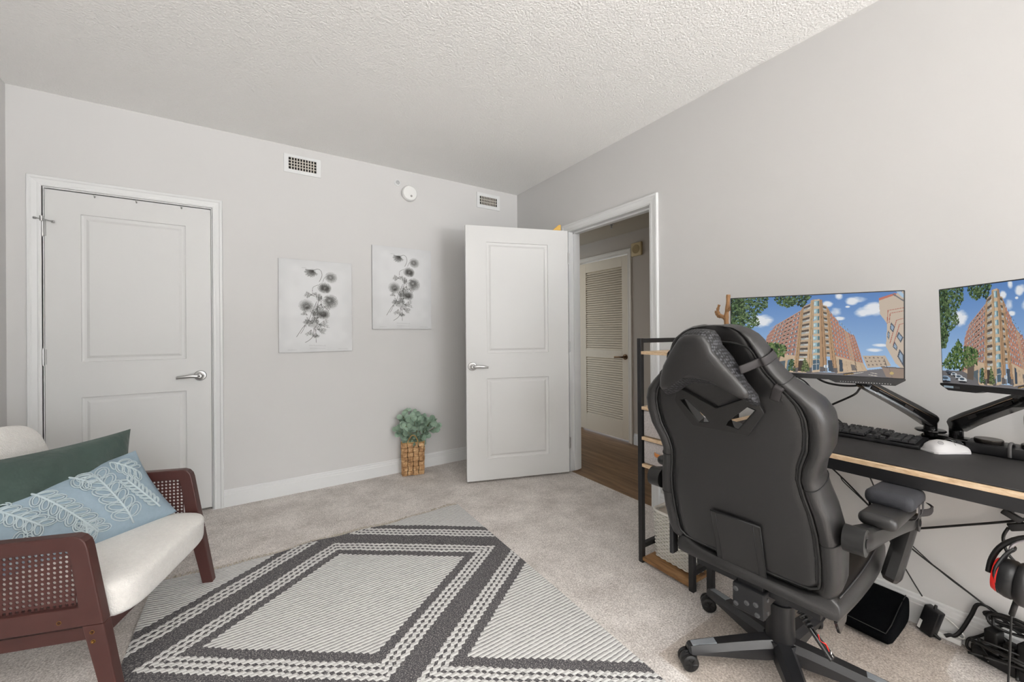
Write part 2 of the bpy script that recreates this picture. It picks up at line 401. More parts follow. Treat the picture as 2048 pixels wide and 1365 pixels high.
# hall speaker and sprinkler
t_ = thing('wall_speaker', 'square beige wall speaker beside the louvred hall door', 'speaker', (HX, -.606, 1.972))
b = MB(); b.rbox((-.014, 0, .0705), (.028, .131, .138), .008); obj('housing', b, mat('aged beige plastic', rgb(204, 184, 142), rough=0.5), t_, smooth=True, autosmooth=AS)
b = MB(); b.lathe([(.046, 0), (.046, .002), (.043, .004), (.0405, .0028), (.038, .004), (.0345, .0028), (.031, .004), (.0275, .0028), (.024, .004), (.0205, .0028), (.017, .004), (.010, .0028), (.0005, .004)], (-.028, 0, .0705), (-1, 0, 0))
obj('grille', b, mat('brown speaker mesh', rgb(176, 154, 114), rough=0.7), t_, label='round darker ribbed grille')
t_ = thing('fire_sprinkler', 'small metal sprinkler head hanging from the hall ceiling', 'sprinkler', (.70, -.62, 2.243))
b = MB(); b.lathe([(.03, 0), (.03, -.004), (.012, -.006), (.010, -.02), (.004, -.022), (.004, -.036), (.016, -.037), (.016, -.039)], (0, 0, 0)); obj('sprinkler_body', b, M_nickel, t_, smooth=True, autosmooth=AS)

# ------------------------------------------------------------------ vents, alarms
def vent(x0, x1, z0, z1, gx0, gx1, gz0, gz1, nv, nh, label):
    cx = (x0+x1)/2; t = thing('air_vent', label, 'vent', (cx, 0, z0), 0, 'wall air vents')
    b = MB(); o = [(x0-cx, 0), (x1-cx, 0), (x1-cx, z1-z0), (x0-cx, z1-z0)]; i = [(gx0-cx, gz0-z0), (gx1-cx, gz0-z0), (gx1-cx, gz1-z0), (gx0-cx, gz1-z0)]
    b.ringprism(o, i, (-.008, 0.0), lambda a, z, c: Vector((a, c, z))); obj('frame', b, M_trim, t, bevel=.003)
    b = MB().box(gx0-cx-.002, gx1-cx+.002, -.0012, -.0004, gz0-z0-.002, gz1-z0+.002); obj('duct_shade', b, M_shade, t, label='dark sheet standing for the duct shade behind the fins')  # flat dark sheet, duct shade put in as colour
    b = MB(); w = gx1-gx0; h = gz1-gz0
    for k in range(1, nv):
        x = gx0-cx+w*k/nv; b.box(x-.0032, x+.0032, -.0075, -.002, gz0-z0, gz1-z0)
    for k in range(1, nh):
        z = gz0-z0+h*k/nh; b.box(gx0-cx, gx1-cx, -.0065, -.002, z-.0025, z+.0025)
    obj('fins', b, mat('vent fin paint', rgb(214, 208, 198), rough=.5), t)
vent(-2.065, -1.815, 2.384, 2.521, -2.033, -1.848, 2.412, 2.499, 10, 4, 'larger white wall vent high above the flower prints, far from the corner')
vent(-.466, -.210, 2.388, 2.534, -.433, -.244, 2.422, 2.501, 11, 3, 'white wall vent near the ceiling corner above the open door')
t_ = thing('alarm_sounder', 'small round perforated white disc above the smoke detector', 'sounder', (-1.224, 0, 2.443))
b = MB(); b.lathe([(.027, 0), (.027, .006), (.022, .010), (.002, .011)], (0, 0, .025), (0, -1, 0)); obj('cover', b, M_trim, t_, smooth=True, autosmooth=AS)
for i in range(-2, 3):
    for j in range(-2, 3):
        if i*i+j*j <= 5: obj('sound_hole', MB().cyl((i*.0068, -.0095, .025+j*.0068), (i*.0068, -.0118, .025+j*.0068), .0021, n=8), M_shade, t_, label='small dark sound hole')
t_ = thing('smoke_detector', 'round white smoke detector on the wall above the prints', 'smoke detector', (-1.127, 0, 2.325))
b = MB(); b.lathe([(.062, 0), (.062, .012), (.066, .014), (.066, .030), (.058, .042), (.030, .046), (.001, .046)], (0, 0, .063), (0, -1, 0)); obj('housing', b, M_whiteplastic, t_, smooth=True, autosmooth=AS)
b = MB(); b.lathe([(.009, 0), (.009, .004), (.001, .005)], (.008, -.045, .036), (0, -1, 0)); obj('test_button', b, mat('grey button', rgb(150, 148, 145), rough=.5), t_, label='small grey button')

# ------------------------------------------------------------------ rasters as vertex colour
def pip(X, Y, poly):
    ins = np.zeros(X.shape, bool); n = len(poly); j = n-1
    for i in range(n):
        xi, yi = poly[i]; xj, yj = poly[j]
        c = ((yi > Y) != (yj > Y)) & (X < (xj-xi)*(Y-yi)/((yj-yi) if abs(yj-yi) > 1e-9 else 1e-9)+xi); ins ^= c; j = i
    return ins
def grid_mesh(name, img, fr):
    """img h*w*3 linear floats, row 0 = top; fr(u,v)->point, v down"""
    h, w, _ = img.shape
    U, V = np.meshgrid(np.linspace(0, 1, w+1), np.linspace(0, 1, h+1))
    P = fr(U.ravel(), V.ravel())
    idx = np.arange((w+1)*(h+1)).reshape(h+1, w+1)
    F = np.stack([idx[:-1, :-1], idx[1:, :-1], idx[1:, 1:], idx[:-1, 1:]], -1).reshape(-1, 4)
    me = bpy.data.meshes.new(name); me.from_pydata(P.tolist(), [], F.tolist())
    ca = me.color_attributes.new('picture', 'FLOAT_COLOR', 'CORNER')
    c = np.concatenate([img.reshape(-1, 3), np.ones((w*h, 1))], 1); c = np.repeat(c, 4, axis=0)
    ca.data.foreach_set('color', c.ravel()); return me
def srgb2lin(a):
    a = np.asarray(a, float)/255.0
    return np.where(a <= .04045, a/12.92, ((a+.055)/1.055)**2.4)
def attr_mat(name, emit):
    m = bpy.data.materials.new(name); m.use_nodes = True; t = NT(m); b = t.n['Principled BSDF']
    a = t.add('ShaderNodeAttribute'); a.attribute_name = 'picture'
    if emit:
        b.inputs['Base Color'].default_value = (.005, .005, .005, 1); b.inputs['Roughness'].default_value = .5; b.inputs['Specular IOR Level'].default_value = .15
        t.link(a.outputs['Color'], b.inputs['Emission Color']); b.inputs['Emission Strength'].default_value = emit
    else:
        b.inputs['Roughness'].default_value = .85; t.link(a.outputs['Color'], b.inputs['Base Color']); b.inputs['Specular IOR Level'].default_value = .2
    return m
def vnoise(X, Y, s, seed):
    r = np.random.default_rng(seed); G = r.random((66, 66)); x = (X*s) % 64; y = (Y*s) % 64
    i = x.astype(int); j = y.astype(int); fx = x-i; fy = y-j; fx = fx*fx*(3-2*fx); fy = fy*fy*(3-2*fy)
    return (G[i, j]*(1-fx)+G[i+1, j]*fx)*(1-fy)+(G[i, j+1]*(1-fx)+G[i+1, j+1]*fx)*fy

def street_picture(W_, H_):
    u = (np.arange(W_)+.5)/W_; v = (np.arange(H_)+.5)/H_; X, Y = np.meshgrid(u, v)
    im = np.zeros((H_, W_, 3))
    t = Y[..., None]; im[:] = np.array([88, 136, 205])*(1-t)+np.array([170, 205, 240])*t
    n1 = vnoise(X, Y, 14, 1)*.5+vnoise(X, Y, 30, 2)*.3+vnoise(X, Y, 60, 3)*.2
    def fill(mask, c): im[mask] = c
    for cx, cy, rx, ry in ((.808, .238, .05, .06), (.858, .20, .055, .085), (.77, .075, .055, .04), (.745, .10, .03, .04), (.654, .217, .034, .05), (.672, .03, .022, .04), (.607, .122, .03, .04), (.20, .315, .075, .085), (.882, .621, .04, .02), (.852, .68, .04, .022), (.67, .30, .03, .025), (.91, .10, .02, .01), (.72, .16, .012, .012)):
        d = ((X-cx)/rx)**2+((Y-cy)/ry)**2; a = np.clip(1.25-d+ (n1-.5)*1.6, 0, 1)[..., None]
        a = a*(d < 2)[..., None]; im[:] = im*(1-a)+np.array([232, 236, 242])*a
    def bil(q, s, r): 
        (x0, y0), (x1, y1), (x2, y2), (x3, y3) = q   # tl tr br bl
        return ((x0*(1-s)+x1*s)*(1-r)+(x3*(1-s)+x2*s)*r, (y0*(1-s)+y1*s)*(1-r)+(y3*(1-s)+y2*s)*r)
    def sub(q, s0, s1, r0, r1): return [bil(q, s0, r0), bil(q, s1, r0), bil(q, s1, r1), bil(q, s0, r1)]
    # distant block, cream block
    fill(pip(X, Y, [(.797, .751), (.911, .743), (.94, .859), (.822, .897)]), (196, 176, 154))
    for i in range(5):
        for j in range(3): fill(pip(X, Y, sub([(.80, .755), (.905, .75), (.925, .86), (.825, .885)], i/5+.05, i/5+.12, j/3+.1, j/3+.22)), (128, 112, 104))
    fill(pip(X, Y, [(.879, .087), (1.01, -.01), (1.01, .93), (.96, .826), (.915, .638), (.921, .372), (.886, .257)]), (205, 186, 166))
    fill(pip(X, Y, [(.879, .07), (.96, .015), (.966, .035), (.879, .1)]), (206, 118, 98))
    def line(pts, w, c):
        for (xa, ya), (xb, yb) in zip(pts, pts[1:]):
            dx, dy = xb-xa, (yb-ya)*.62; L = dx*dx+dy*dy+1e-9; tt = np.clip(((X-xa)*dx+(Y-ya)*.62*dy)/L, 0, 1)
            fill(np.hypot(X-xa-tt*dx, (Y-ya)*.62-tt*dy) < w, c)
    for p in ([(1, .19), (.925, .216), (.921, .372)], [(1, .225), (.936, .25), (.93, .36)], [(1, .31), (.966, .331), (.935, .595)], [(1, .37), (.98, .38), (.95, .62)]): line(p, .0018, (188, 104, 88))
    line([(.95, .03), (1.0, .11)], .004, (120, 118, 122)); line([(.975, .0), (1.0, .06)], .009, (170, 200, 226))
    for q in ([(.94, .351), (.958, .408), (.95, .474), (.934, .429)], [(.976, .464), (.999, .531), (.986, .591), (.966, .519)], [(.956, .573), (.971, .64), (.966, .683), (.948, .639)], [(.98, .662), (1, .727), (1, .868), (.97, .749)], [(.925, .45), (.934, .48), (.93, .56), (.921, .52)]):
        fill(pip(X, Y, q), (84, 92, 104)); c = np.mean(q, 0); fill(pip(X, Y, [tuple(c+(np.array(p)-c)*.62) for p in q]), (150, 172, 196))
    # street
    fill(pip(X, Y, [(-.1, .985), (.364, .972), (.667, .968), (.82, .921), (.897, .896), (1.01, .88), (1.01, 1.1), (-.1, 1.1)]), (122, 118, 120))
    for p in ([(.72, .985), (.80, .95)], [(.84, .95), (.87, .96)], [(.83, .975), (.87, .985)]): line(p, .002, (214, 206, 190))
    line([(.70, .985), (.745, .965)], .006, (74, 66, 60)); line([(.70, .99), (.75, .972)], .0018, (196, 152, 70))
    # left facade
    brick = np.array([178, 126, 110]); shade = lambda a: np.array(a)*(.92+.16*n1[..., None])
    FL = [(.305, .372), (.457, .188), (.414, .80), (.215, .87)]
    q = [(.244, .52), (.303, .37), (.457, .186), (.415, .80), (.20, .9)]
    mk = pip(X, Y, q); im[mk] = shade(brick)[mk]
    for r in range(11):
        line([bil(FL, -.25, r/10.), bil(FL, 1, r/10.)], .0016, (206, 168, 142))
        for s in range(7):
            s0 = (s+.22)/7; s1 = (s+.72)/7; q = sub(FL, s0, s1, (r+.28)/10.5, (r+.78)/10.5); dark = s in (3, 4)
            fill(pip(X, Y, q), (72, 62, 60) if dark else (92, 116, 128)); c = bil(FL, s0+.02, (r+.3)/10.5)
            if not dark: fill(pip(X, Y, sub(FL, s0, s0+.028, (r+.3)/10.5, (r+.72)/10.5)), (196, 206, 212))
            else: fill(pip(X, Y, sub(FL, s0-.02, s1+.02, (r+.6)/10.5, (r+.82)/10.5)), (176, 170, 160))
    # right facade
    FR = [(.617, .195), (.755, .505), (.80, .84), (.649, .763)]
    mk = pip(X, Y, [(.617, .195), (.665, .329), (.675, .38), (.719, .473), (.755, .511), (.787, .726), (.801, .842), (.746, .818), (.649, .763)]); im[mk] = shade([194, 132, 108])[mk]
    for r in range(10):
        for s in range(9):
            q = sub(FR, (s+.2)/9, (s+.62)/9, (r+.2)/10, (r+.68)/10); fill(pip(X, Y, q), (88, 122, 140) if s < 6 else (110, 104, 106)); q2 = sub(FR, (s+.2)/9, (s+.36)/9, (r+.2)/10, (r+.68)/10); fill(pip(X, Y, q2), (190, 208, 216))
    mk = pip(X, Y, [(.70, .44), (.722, .475), (.76, .83), (.735, .82)]); im[mk] = im[mk]*.45+np.array([198, 168, 136])*.55
    # stone bases
    tan = np.array([206, 178, 146])
    mk = pip(X, Y, [(.647, .758), (.746, .815), (.801, .839), (.822, .929), (.662, .978)]); im[mk] = shade(tan)[mk]
    for a in range(6): line([(.66+.025*a, .79+.012*a), (.665+.027*a, .96-.008*a)], .0008, (176, 150, 122))
    fill(pip(X, Y, [(.672, .80), (.69, .81), (.695, .95), (.676, .955)]), (66, 80, 96)); fill(pip(X, Y, [(.735, .86), (.757, .865), (.765, .93), (.742, .935)]), (120, 112, 108))
    mk = pip(X, Y, [(.20, .88), (.366, .762), (.522, .79), (.52, .985), (.20, 1.0)]); im[mk] = shade(tan)[mk]
    fill(pip(X, Y, [(.375, .83), (.41, .815), (.405, .965), (.365, .965)]), (96, 128, 146)); fill(pip(X, Y, [(.43, .84), (.485, .83), (.485, .975), (.425, .97)]), (74, 62, 56)); line([(.41, .83), (.475, .822)], .006, (214, 214, 210))
    fill(pip(X, Y, [(.29, .87), (.36, .84), (.355, .97), (.29, .98)]), (90, 104, 112))
    # corner tower
    BL = [(.471, .137), (.514, .099), (.494, .809), (.429, .81)]; fill(pip(X, Y, BL), (196, 170, 140))
    for r in range(9):
        fill(pip(X, Y, sub(BL, .08, .95, r/9+.02, r/9+.062)), (96, 84, 76)); fill(pip(X, Y, sub(BL, .02, 1, r/9+.06, r/9+.092)), (200, 196, 188)); fill(pip(X, Y, sub(BL, .05, .6, r/9+.066, r/9+.086)), (150, 160, 158))
    BR = [(.58, .125), (.606, .144), (.639, .772), (.602, .773)]; fill(pip(X, Y, BR), (190, 160, 128))
    for r in range(9): fill(pip(X, Y, sub(BR, .1, .95, r/9+.02, r/9+.06)), (98, 92, 84)); fill(pip(X, Y, sub(BR, .1, .95, r/9+.06, r/9+.09)), (182, 184, 180))
    GL = [(.532, .057), (.564, .051), (.565, .967), (.521, .981)]; fill(pip(X, Y, GL), (208, 182, 150))
    for r in range(10):
        r0 = (r/11.)**.92; r1 = ((r+.62)/11.)**.92; fill(pip(X, Y, sub(GL, .06, .62, r0+.02, r1+.02)), (150, 186, 196)); fill(pip(X, Y, sub(GL, .66, .98, r0+.024, r1+.024)), (96, 128, 136)); fill(pip(X, Y, sub(GL, .06, .35, r0+.03, r1+.005)), (196, 220, 224))
    fill(pip(X, Y, sub(GL, .08, .95, .83, .97)), (78, 104, 122)); fill(pip(X, Y, sub(GL, .52, .6, .83, .97)), (200, 200, 196)); fill(pip(X, Y, sub(GL, .05, .95, .885, .893)), (190, 190, 186))
    for q, c in (([(.454, .188), (.474, .125), (.436, .985), (.407, .986)], (190, 152, 112)), ([(.514, .063), (.532, .053), (.52, .985), (.487, .986)], (202, 168, 128)), ([(.563, .055), (.58, .065), (.609, .96), (.566, .967)], (186, 146, 108)), ([(.601, .136), (.618, .189), (.665, .967), (.629, .965)], (194, 152, 112))):
        fill(pip(X, Y, q), c); fill(pip(X, Y, sub(q, .42, .55, 0, 1)), tuple(np.array(c)*.72)); fill(pip(X, Y, sub(q, .85, 1, 0, 1)), tuple(np.array(c)*.8)); fill(pip(X, Y, sub(q, 0, 1, .93, 1)), (104, 98, 98))
    fill(pip(X, Y, sub([(.60, .80), (.635, .80), (.645, .96), (.606, .965)], .25, .95, .1, .95)), (74, 84, 96))
    line([(.60, .896), (.60, .975)], .0015, (150, 150, 152)); fill(np.hypot(X-.60, (Y-.896)*.6) < .0125, (226, 230, 232)); line([(.60, .877), (.60, .915)], .0016, (92, 120, 150))
    fill(pip(X, Y, [(.893, .876), (1.01, .884), (1.01, 1.01), (.915, .991)]), (158, 136, 120)); line([(.893, .876), (1.0, .884)], .004, (112, 104, 100)); line([(.93, .884), (.945, .99)], .0012, (126, 108, 98)); fill(np.hypot(X-.943, (Y-.945)*.6) < .010, (206, 178, 110))
    line([(.905, .78), (.922, .89)], .0014, (70, 66, 66)); line([(.757, .80), (.767, .945)], .0014, (60, 56, 58))
    # planted conifers, street trees, overhanging leaves
    def leaves(poly, n, r, cols, seed):
        rr = np.random.default_rng(seed); P = np.array(poly); lo = P.min(0); hi = P.max(0); k = 0
        while k < n:
            p = lo+(hi-lo)*rr.random(2)
            if not pip(np.array([p[0]]), np.array([p[1]]), poly)[0]: continue
            k += 1; a = rr.random()*PI; e = r*(.6+.8*rr.random()); i0 = max(0, int((p[1]-3*e)*H_)); i1 = min(H_, int((p[1]+3*e)*H_)+2); j0 = max(0, int((p[0]-2*e)*W_)); j1 = min(W_, int((p[0]+2*e)*W_)+2)
            if i0 >= i1 or j0 >= j1: continue
            xx = X[i0:i1, j0:j1]-p[0]; yy = (Y[i0:i1, j0:j1]-p[1])*.6; ca, sa = math.cos(a), math.sin(a)
            m_ = ((xx*ca+yy*sa)/e)**2+((-xx*sa+yy*ca)/(e*.5))**2 < 1; im[i0:i1, j0:j1][m_] = cols[rr.integers(len(cols))]
    G1 = [(40, 62, 38), (58, 84, 46), (82, 110, 62), (30, 46, 32), (110, 134, 84)]
    leaves([(.375, .975), (.39, .83), (.41, .82), (.42, .97)], 90, .006, G1, 5); leaves([(.455, .975), (.475, .80), (.49, .83), (.505, .97)], 110, .006, [(104, 122, 70), (84, 104, 58), (130, 140, 92), (70, 84, 48)], 6)
    fill(pip(X, Y, [(.0, .87), (.2, .86), (.33, .92), (.37, 1.0), (0, 1.01)]), (112, 110, 112))
    fill(pip(X, Y, [(.26, .80), (.33, .78), (.31, .95), (.25, .94)]), (104, 92, 82))
    leaves([(.0, .80), (.06, .72), (.18, .54), (.23, .62), (.29, .60), (.37, .66), (.35, .78), (.19, .86), (.0, .84)], 620, .010, [(56, 86, 44), (74, 104, 54), (40, 64, 36), (98, 126, 66), (122, 142, 84)], 8)
    for k, (x, y, s) in enumerate(((.03, .96, 1.5), (.075, .895, .8), (.12, .905, .9), (.17, .93, 1.1), (.205, .955, 1.2), (.055, .875, .6))):
        e = .035*s; c = ((150, 178, 206), (60, 62, 68), (206, 210, 214), (190, 196, 204), (216, 220, 222), (90, 92, 98))[k]
        fill(((X-x)/e)**2+((Y-y)/(e*.7))**2 < 1, c); fill(((X-x+e*.1)/(e*.6))**2+((Y-y+e*.25)/(e*.3))**2 < 1, (74, 90, 106)); fill(((X-x)/e)**2+((Y-y-e*.45)/(e*.22))**2 < 1, (40, 40, 44))
    leaves([(0, 0), (.25, -.02), (.245, .13), (.17, .25), (.20, .36), (.10, .45), (.05, .62), (0, .64)], 1100, .0085, G1+[(96, 120, 80)], 9)
    leaves([(0, 0), (.09, -.02), (.10, .20), (.05, .5), (0, .6)], 420, .009, G1, 12)
    leaves([(.275, -.01), (.52, -.02), (.468, .15), (.43, .11), (.37, .15), (.31, .09)], 330, .0085, G1, 10)
    im[:] = im.mean(-1, keepdims=True)*.16+im*.84
    return srgb2lin(im)

def flower_picture(W_, H_):
    u = (np.arange(W_)+.5)/W_; v = (np.arange(H_)+.5)/H_; X, Y = np.meshgrid(u, v); A = 1.36
    ink = np.zeros((H_, W_))
    edge = np.minimum(np.minimum(X, 1-X), np.minimum(Y, 1-Y)*A)
    def stroke(pts, w, d, soft=.0016):
        pts = [Vector((p[0], p[1]*A, 0)) for p in pts]; pts = catmull(pts, 6) if len(pts) > 2 else pts
        x0 = min(p.x for p in pts)-.03; x1 = max(p.x for p in pts)+.03; y0 = min(p.y for p in pts)/A-.03; y1 = max(p.y for p in pts)/A+.03
        i0, i1 = max(0, int(y0*H_)), min(H_, int(y1*H_)+1); j0, j1 = max(0, int(x0*W_)), min(W_, int(x1*W_)+1)
        if i0 >= i1 or j0 >= j1: return
        xx = X[i0:i1, j0:j1]; yy = Y[i0:i1, j0:j1]*A; m_ = np.full(xx.shape, 9.0)
        for a, b in zip(pts, pts[1:]):
            dx, dy = b.x-a.x, b.y-a.y; L = dx*dx+dy*dy+1e-12; t = np.clip(((xx-a.x)*dx+(yy-a.y)*dy)/L, 0, 1); m_ = np.minimum(m_, np.hypot(xx-a.x-t*dx, yy-a.y-t*dy))
        k = np.clip((w+soft-m_)/soft, 0, 1)*d; S = ink[i0:i1, j0:j1]; S[:] = S+(1-S)*k
    r = np.random.default_rng(4)
    def shade(cx, cy, rx, ry, d):
        q = ((X-cx)/rx)**2+((Y-cy)/(ry/A))**2; k = np.clip(1-q, 0, 1)**.6*d; ink[:] = ink+(1-ink)*k
    def flower(cx, cy, rx, ry, core, dark, a0=0, n=26, squash=1.0):
        rx *= 1.12; ry *= 1.10
        """layered petals round an eccentric dark core"""
        kx, ky = core
        for layer, (f, nn) in enumerate(((1.0, n), (.76, n-6), (.52, n-10))):
            for i in range(nn):
                a = a0+2*PI*(i+.5*layer)/nn+r.normal()*.06; ex = cx+rx*f*math.cos(a); ey = cy+ry*f*math.sin(a)/A
                bx = cx+kx+(ex-cx-kx)*.35; by = cy+ky+(ey-cy-ky)*.35; wx, wy = -(ey-by)*.28*A, (ex-bx)*.28/A
                stroke([(bx, by), ((bx+ex)/2+wx, (by+ey)/2+wy), (ex, ey), ((bx+ex)/2-wx, (by+ey)/2-wy), (bx, by)], .0008, .46*dark)
                stroke([(bx, by), (bx+(ex-bx)*.8, by+(ey-by)*.8)], .0008, .38*dark)
        shade(cx+kx, cy+ky, rx*.42, ry*.42, .32*dark); shade(cx+kx, cy+ky, rx*.24, ry*.24, .5*dark); shade(cx+rx*.12, cy+.25*ry/A, rx*.95, ry*.95, .26*dark)
    def tuft(cx, cy, ang, L, n, sp):
        for i in range(n):
            a = ang+(i/(n-1)-.5)*sp; l = L*(.7+.4*r.random()); ex, ey = cx+l*math.cos(a), cy+l*math.sin(a)/A
            stroke([(cx, cy), ((cx+ex)/2+r.normal()*.006, (cy+ey)/2), (ex, ey)], 0.0012, .6)
            for s in (-1, 1):
                for f in (.5, .75): stroke([(cx+(ex-cx)*f, cy+(ey-cy)*f), (cx+(ex-cx)*f+.022*math.cos(a+s*.7), cy+(ey-cy)*f+.022*math.sin(a+s*.7)/A)], 0.0011, .5)
    for p, w in (([(.534, .227), (.571, .164), (.559, .107), (.51, .089), (.449, .11)], .003), ([(.584, .225), (.608, .18), (.647, .16)], .002), ([(.439, .34), (.451, .291), (.517, .264)], .002),
                 ([(.497, .448), (.44, .553), (.383, .658), (.307, .736), (.226, .834)], .0028), ([(.339, .71), (.312, .762), (.279, .8)], .0022), ([(.463, .733), (.445, .824), (.401, .867), (.341, .896)], .003), ([(.482, .746), (.487, .899)], .002),
                 ([(.531, .368), (.512, .491), (.498, .667)], .003), ([(.564, .385), (.557, .491)], .002), ([(.60, .40), (.65, .39), (.68, .42)], .002), ([(.50, .50), (.545, .52), (.56, .56)], .002)): stroke(p, w*.7, .8)
    # drooping bloom at the top left
    for i in range(26):
        a = PI*.15+(i/25.)*PI*.95; l = .085*(.75+.35*r.random()); ex, ey = .43+l*math.cos(a)*1.05-.005, .118+l*math.sin(a)/A
        stroke([(.452, .105), ((.452+ex)/2-.006, (.105+ey)/2), (ex, ey)], .002, .42); stroke([(.45, .11), (ex+.006, ey-.003)], .001, .5)
    shade(.44, .125, .055, .05, .3); stroke([(.36, .085), (.30, .085)], .001, .4)
    flower(.698, .171, .078, .074, (-.02, .005), .62, .2); flower(.605, .291, .085, .07, (.02, .01), 1.05, .1); shade(.648, .315, .035, .05, .5); shade(.575, .29, .02, .05, .4)
    flower(.687, .44, .098, .092, (-.03, -.02), .72, .3, 32); flower(.355, .494, .09, .082, (.012, .022), .72, .5); shade(.367, .516, .026, .024, .7)
    flower(.582, .583, .088, .066, (0.01, .01), 1.0, .2); shade(.595, .597, .04, .028, .6); shade(.46, .585, .028, .05, .55)
    for c in ((.56, .47, PI*.5, .12, 7, 1.6), (.50, .52, PI*.62, .13, 7, 1.3), (.52, .62, PI*.75, .12, 7, 1.4), (.47, .62, PI*.5, .10, 6, 1.2), (.50, .68, PI*.4, .12, 7, 1.5), (.44, .375, PI*.98, .11, 6, 1.0), (.50, .40, PI*1.3, .09, 4, .9), (.60, .50, .25, .10, 4, 1.1), (.43, .66, PI*.85, .13, 5, 1.2), (.44, .69, PI*1.15, .12, 5, .8), (.52, .70, -.15, .15, 6, .9), (.42, .76, PI*.6, .10, 5, 1.1), (.50, .75, .35, .15, 6, .8), (.37, .60, PI*1.2, .10, 4, .9), (.52, .40, .6, .06, 4, 1.4), (.47, .80, PI*.55, .07, 4, .8), (.49, .80, PI*.4, .06, 4, .8)): tuft(*c)
    shade(.53, .40, .045, .06, .35); shade(.50, .55, .05, .12, .25); shade(.44, .70, .07, .05, .25)
    for (x0, y0), (x1, y1), hh in (((.39, .928), (.62, .936), .010), ((.40, .960), (.615, .965), .006), ((.11, .973), (.228, .973), .005), ((.79, .974), (.931, .978), .005)):
        n = int((x1-x0)/.006); pts = [(x0+(x1-x0)*i/n, y0+(y1-y0)*i/n+hh*(.5 if i % 3 else -.8)*r.random()) for i in range(n+1)]
        stroke(pts, .0004, .28)
    pap = np.array([224, 225, 226.])-np.clip(.16-edge, 0, .16)[..., None]*np.array([52, 52, 52])
    pap = pap-(vnoise(X, Y*A, 9, 21)[..., None]-.5)*6
    img = pap*(1-np.clip(ink, 0, 1)[..., None]*.92)+np.array([58, 57, 54])*np.clip(ink, 0, 1)[..., None]*.92
    return srgb2lin(img)

# ------------------------------------------------------------------ canvases
M_canvas_img = attr_mat('printed canvas', 0); M_canvas_side = mat('canvas edge', rgb(188, 188, 188), rough=.8)
FLOWER = flower_picture(300, 408)
def canvas(x0, x1, z0, z1, label):
    w, h = x1-x0, z1-z0; t = thing('canvas_print', label, 'picture', ((x0+x1)/2, 0, z0), 0, 'flower prints on the wall')
    obj('stretcher', MB().rbox((0, -.009, h/2), (w, .018, h), .002), M_canvas_side, t)
    me = grid_mesh('print', FLOWER, lambda U, V: np.stack([-w/2+.001+U*(w-.002), np.full(U.shape, -.0185), h-.001-V*(h-.002)], 1)); me.materials.append(M_canvas_img)
    o = bpy.data.objects.new('print', me); COL.objects.link(o); o.parent = t; o['label'] = 'grey ink drawing of a bunch of flowers'
canvas(-2.104, -1.600, 1.047, 1.741, 'lower of two grey flower prints, nearer the closet door')
canvas(-1.443, -.936, 1.220, 1.913, 'upper of two grey flower prints, hung beside the open door')
# ------------------------------------------------------------------ plant in its basket
def basket_mat():
    m = bpy.data.materials.new('woven bark strips'); m.use_nodes = True; t = NT(m); b = t.n['Principled BSDF']; b.inputs['Roughness'].default_value = .6
    tc = t.add('ShaderNodeTexCoord'); n = t.add('ShaderNodeTexNoise', i_Scale=34.0, i_Detail=5.0); t.link(tc.outputs['Object'], n.inputs['Vector'])
    n2 = t.add('ShaderNodeTexNoise', i_Scale=150.0, i_Detail=3.0); t.link(tc.outputs['Object'], n2.inputs['Vector'])
    r = t.add('ShaderNodeValToRGB'); e = r.color_ramp.elements; e[0].position = .3; e[0].color = rgb(112, 76, 44); e[1].position = .72; e[1].color = rgb(218, 184, 140); q = e.new(.5); q.color = rgb(178, 136, 92)
    f = t.math('MULTIPLY_ADD', n2.outputs[0], .35, t.math('MULTIPLY_ADD', n.outputs[0], .9, -.1)); t.link(f, r.inputs[0]); t.link(r.outputs[0], b.inputs['Base Color']); return m
M_basket = basket_mat()
t_ = thing('wall_basket', 'narrow woven bark basket holding greenery, on the carpet against the back wall', 'basket', (-1.139, -.098, 0), math.atan2(-.047, .172))
BW, BD, BH = .182, .085, .272
b = MB(); nx, nz = 4, 7
def wall_strips(w, fr, ncol, seed):
    r = random.Random(seed)
    for i in range(ncol):
        for k in range(nz):
            x0 = -w/2+w*i/ncol; x1 = x0+w/ncol; z0 = BH*k/nz; z1 = z0+BH/nz; over = (i+k) % 2
            j = r.uniform(-.002, .002); o = .007+j*.5 if over else .0005
            g = .0012; pts = [(x0+g, z0+g), (x1-g, z0+g), (x1-g, z1-g), (x0+g, z1-g)]
            if over: pts = [(x0-.002, z0+g*2), (x1+.002, z0+g*2+j), (x1+.002, z1-g*2+j), (x0-.002, z1-g*2)]
            if not over: pts = [(x0+.004, z0-.003), (x1-.004+j, z0-.003), (x1-.004+j, z1+.003), (x0+.004, z1+.003)]; o = .0035
            mid = ((x0+x1)/2, (z0+z1)/2)
            vs = [fr(a, c, -.003) for a, c in pts]+[fr(a*.86+mid[0]*.14, c*.86+mid[1]*.14, o) for a, c in pts]
            b.add(vs, [(4, 5, 6, 7), (0, 1, 5, 4), (1, 2, 6, 5), (2, 3, 7, 6), (3, 0, 4, 7)])
wall_strips(BW, lambda a, z, o: (a*(.94+.06*z/BH), -BD/2-o, z), nx, 1); wall_strips(BW, lambda a, z, o: (a, BD/2+o, z), nx, 2)
wall_strips(BD, lambda a, z, o: (-BW/2*(.94+.06*z/BH)-o, a, z), 3, 3); wall_strips(BD, lambda a, z, o: (BW/2*(.94+.06*z/BH)+o, a, z), 3, 4)
b.box(-BW/2+.004, BW/2-.004, -BD/2+.002, BD/2-.002, .002, .012)
obj('weave', b, M_basket, t_, bevel=.0008)
obj('lining', MB().box(-BW/2*.94+.003, BW/2*.94-.003, -BD/2+.003, BD/2-.003, .012, BH-.03), M_shade, t_, label='dark inside of the basket')
b = MB()
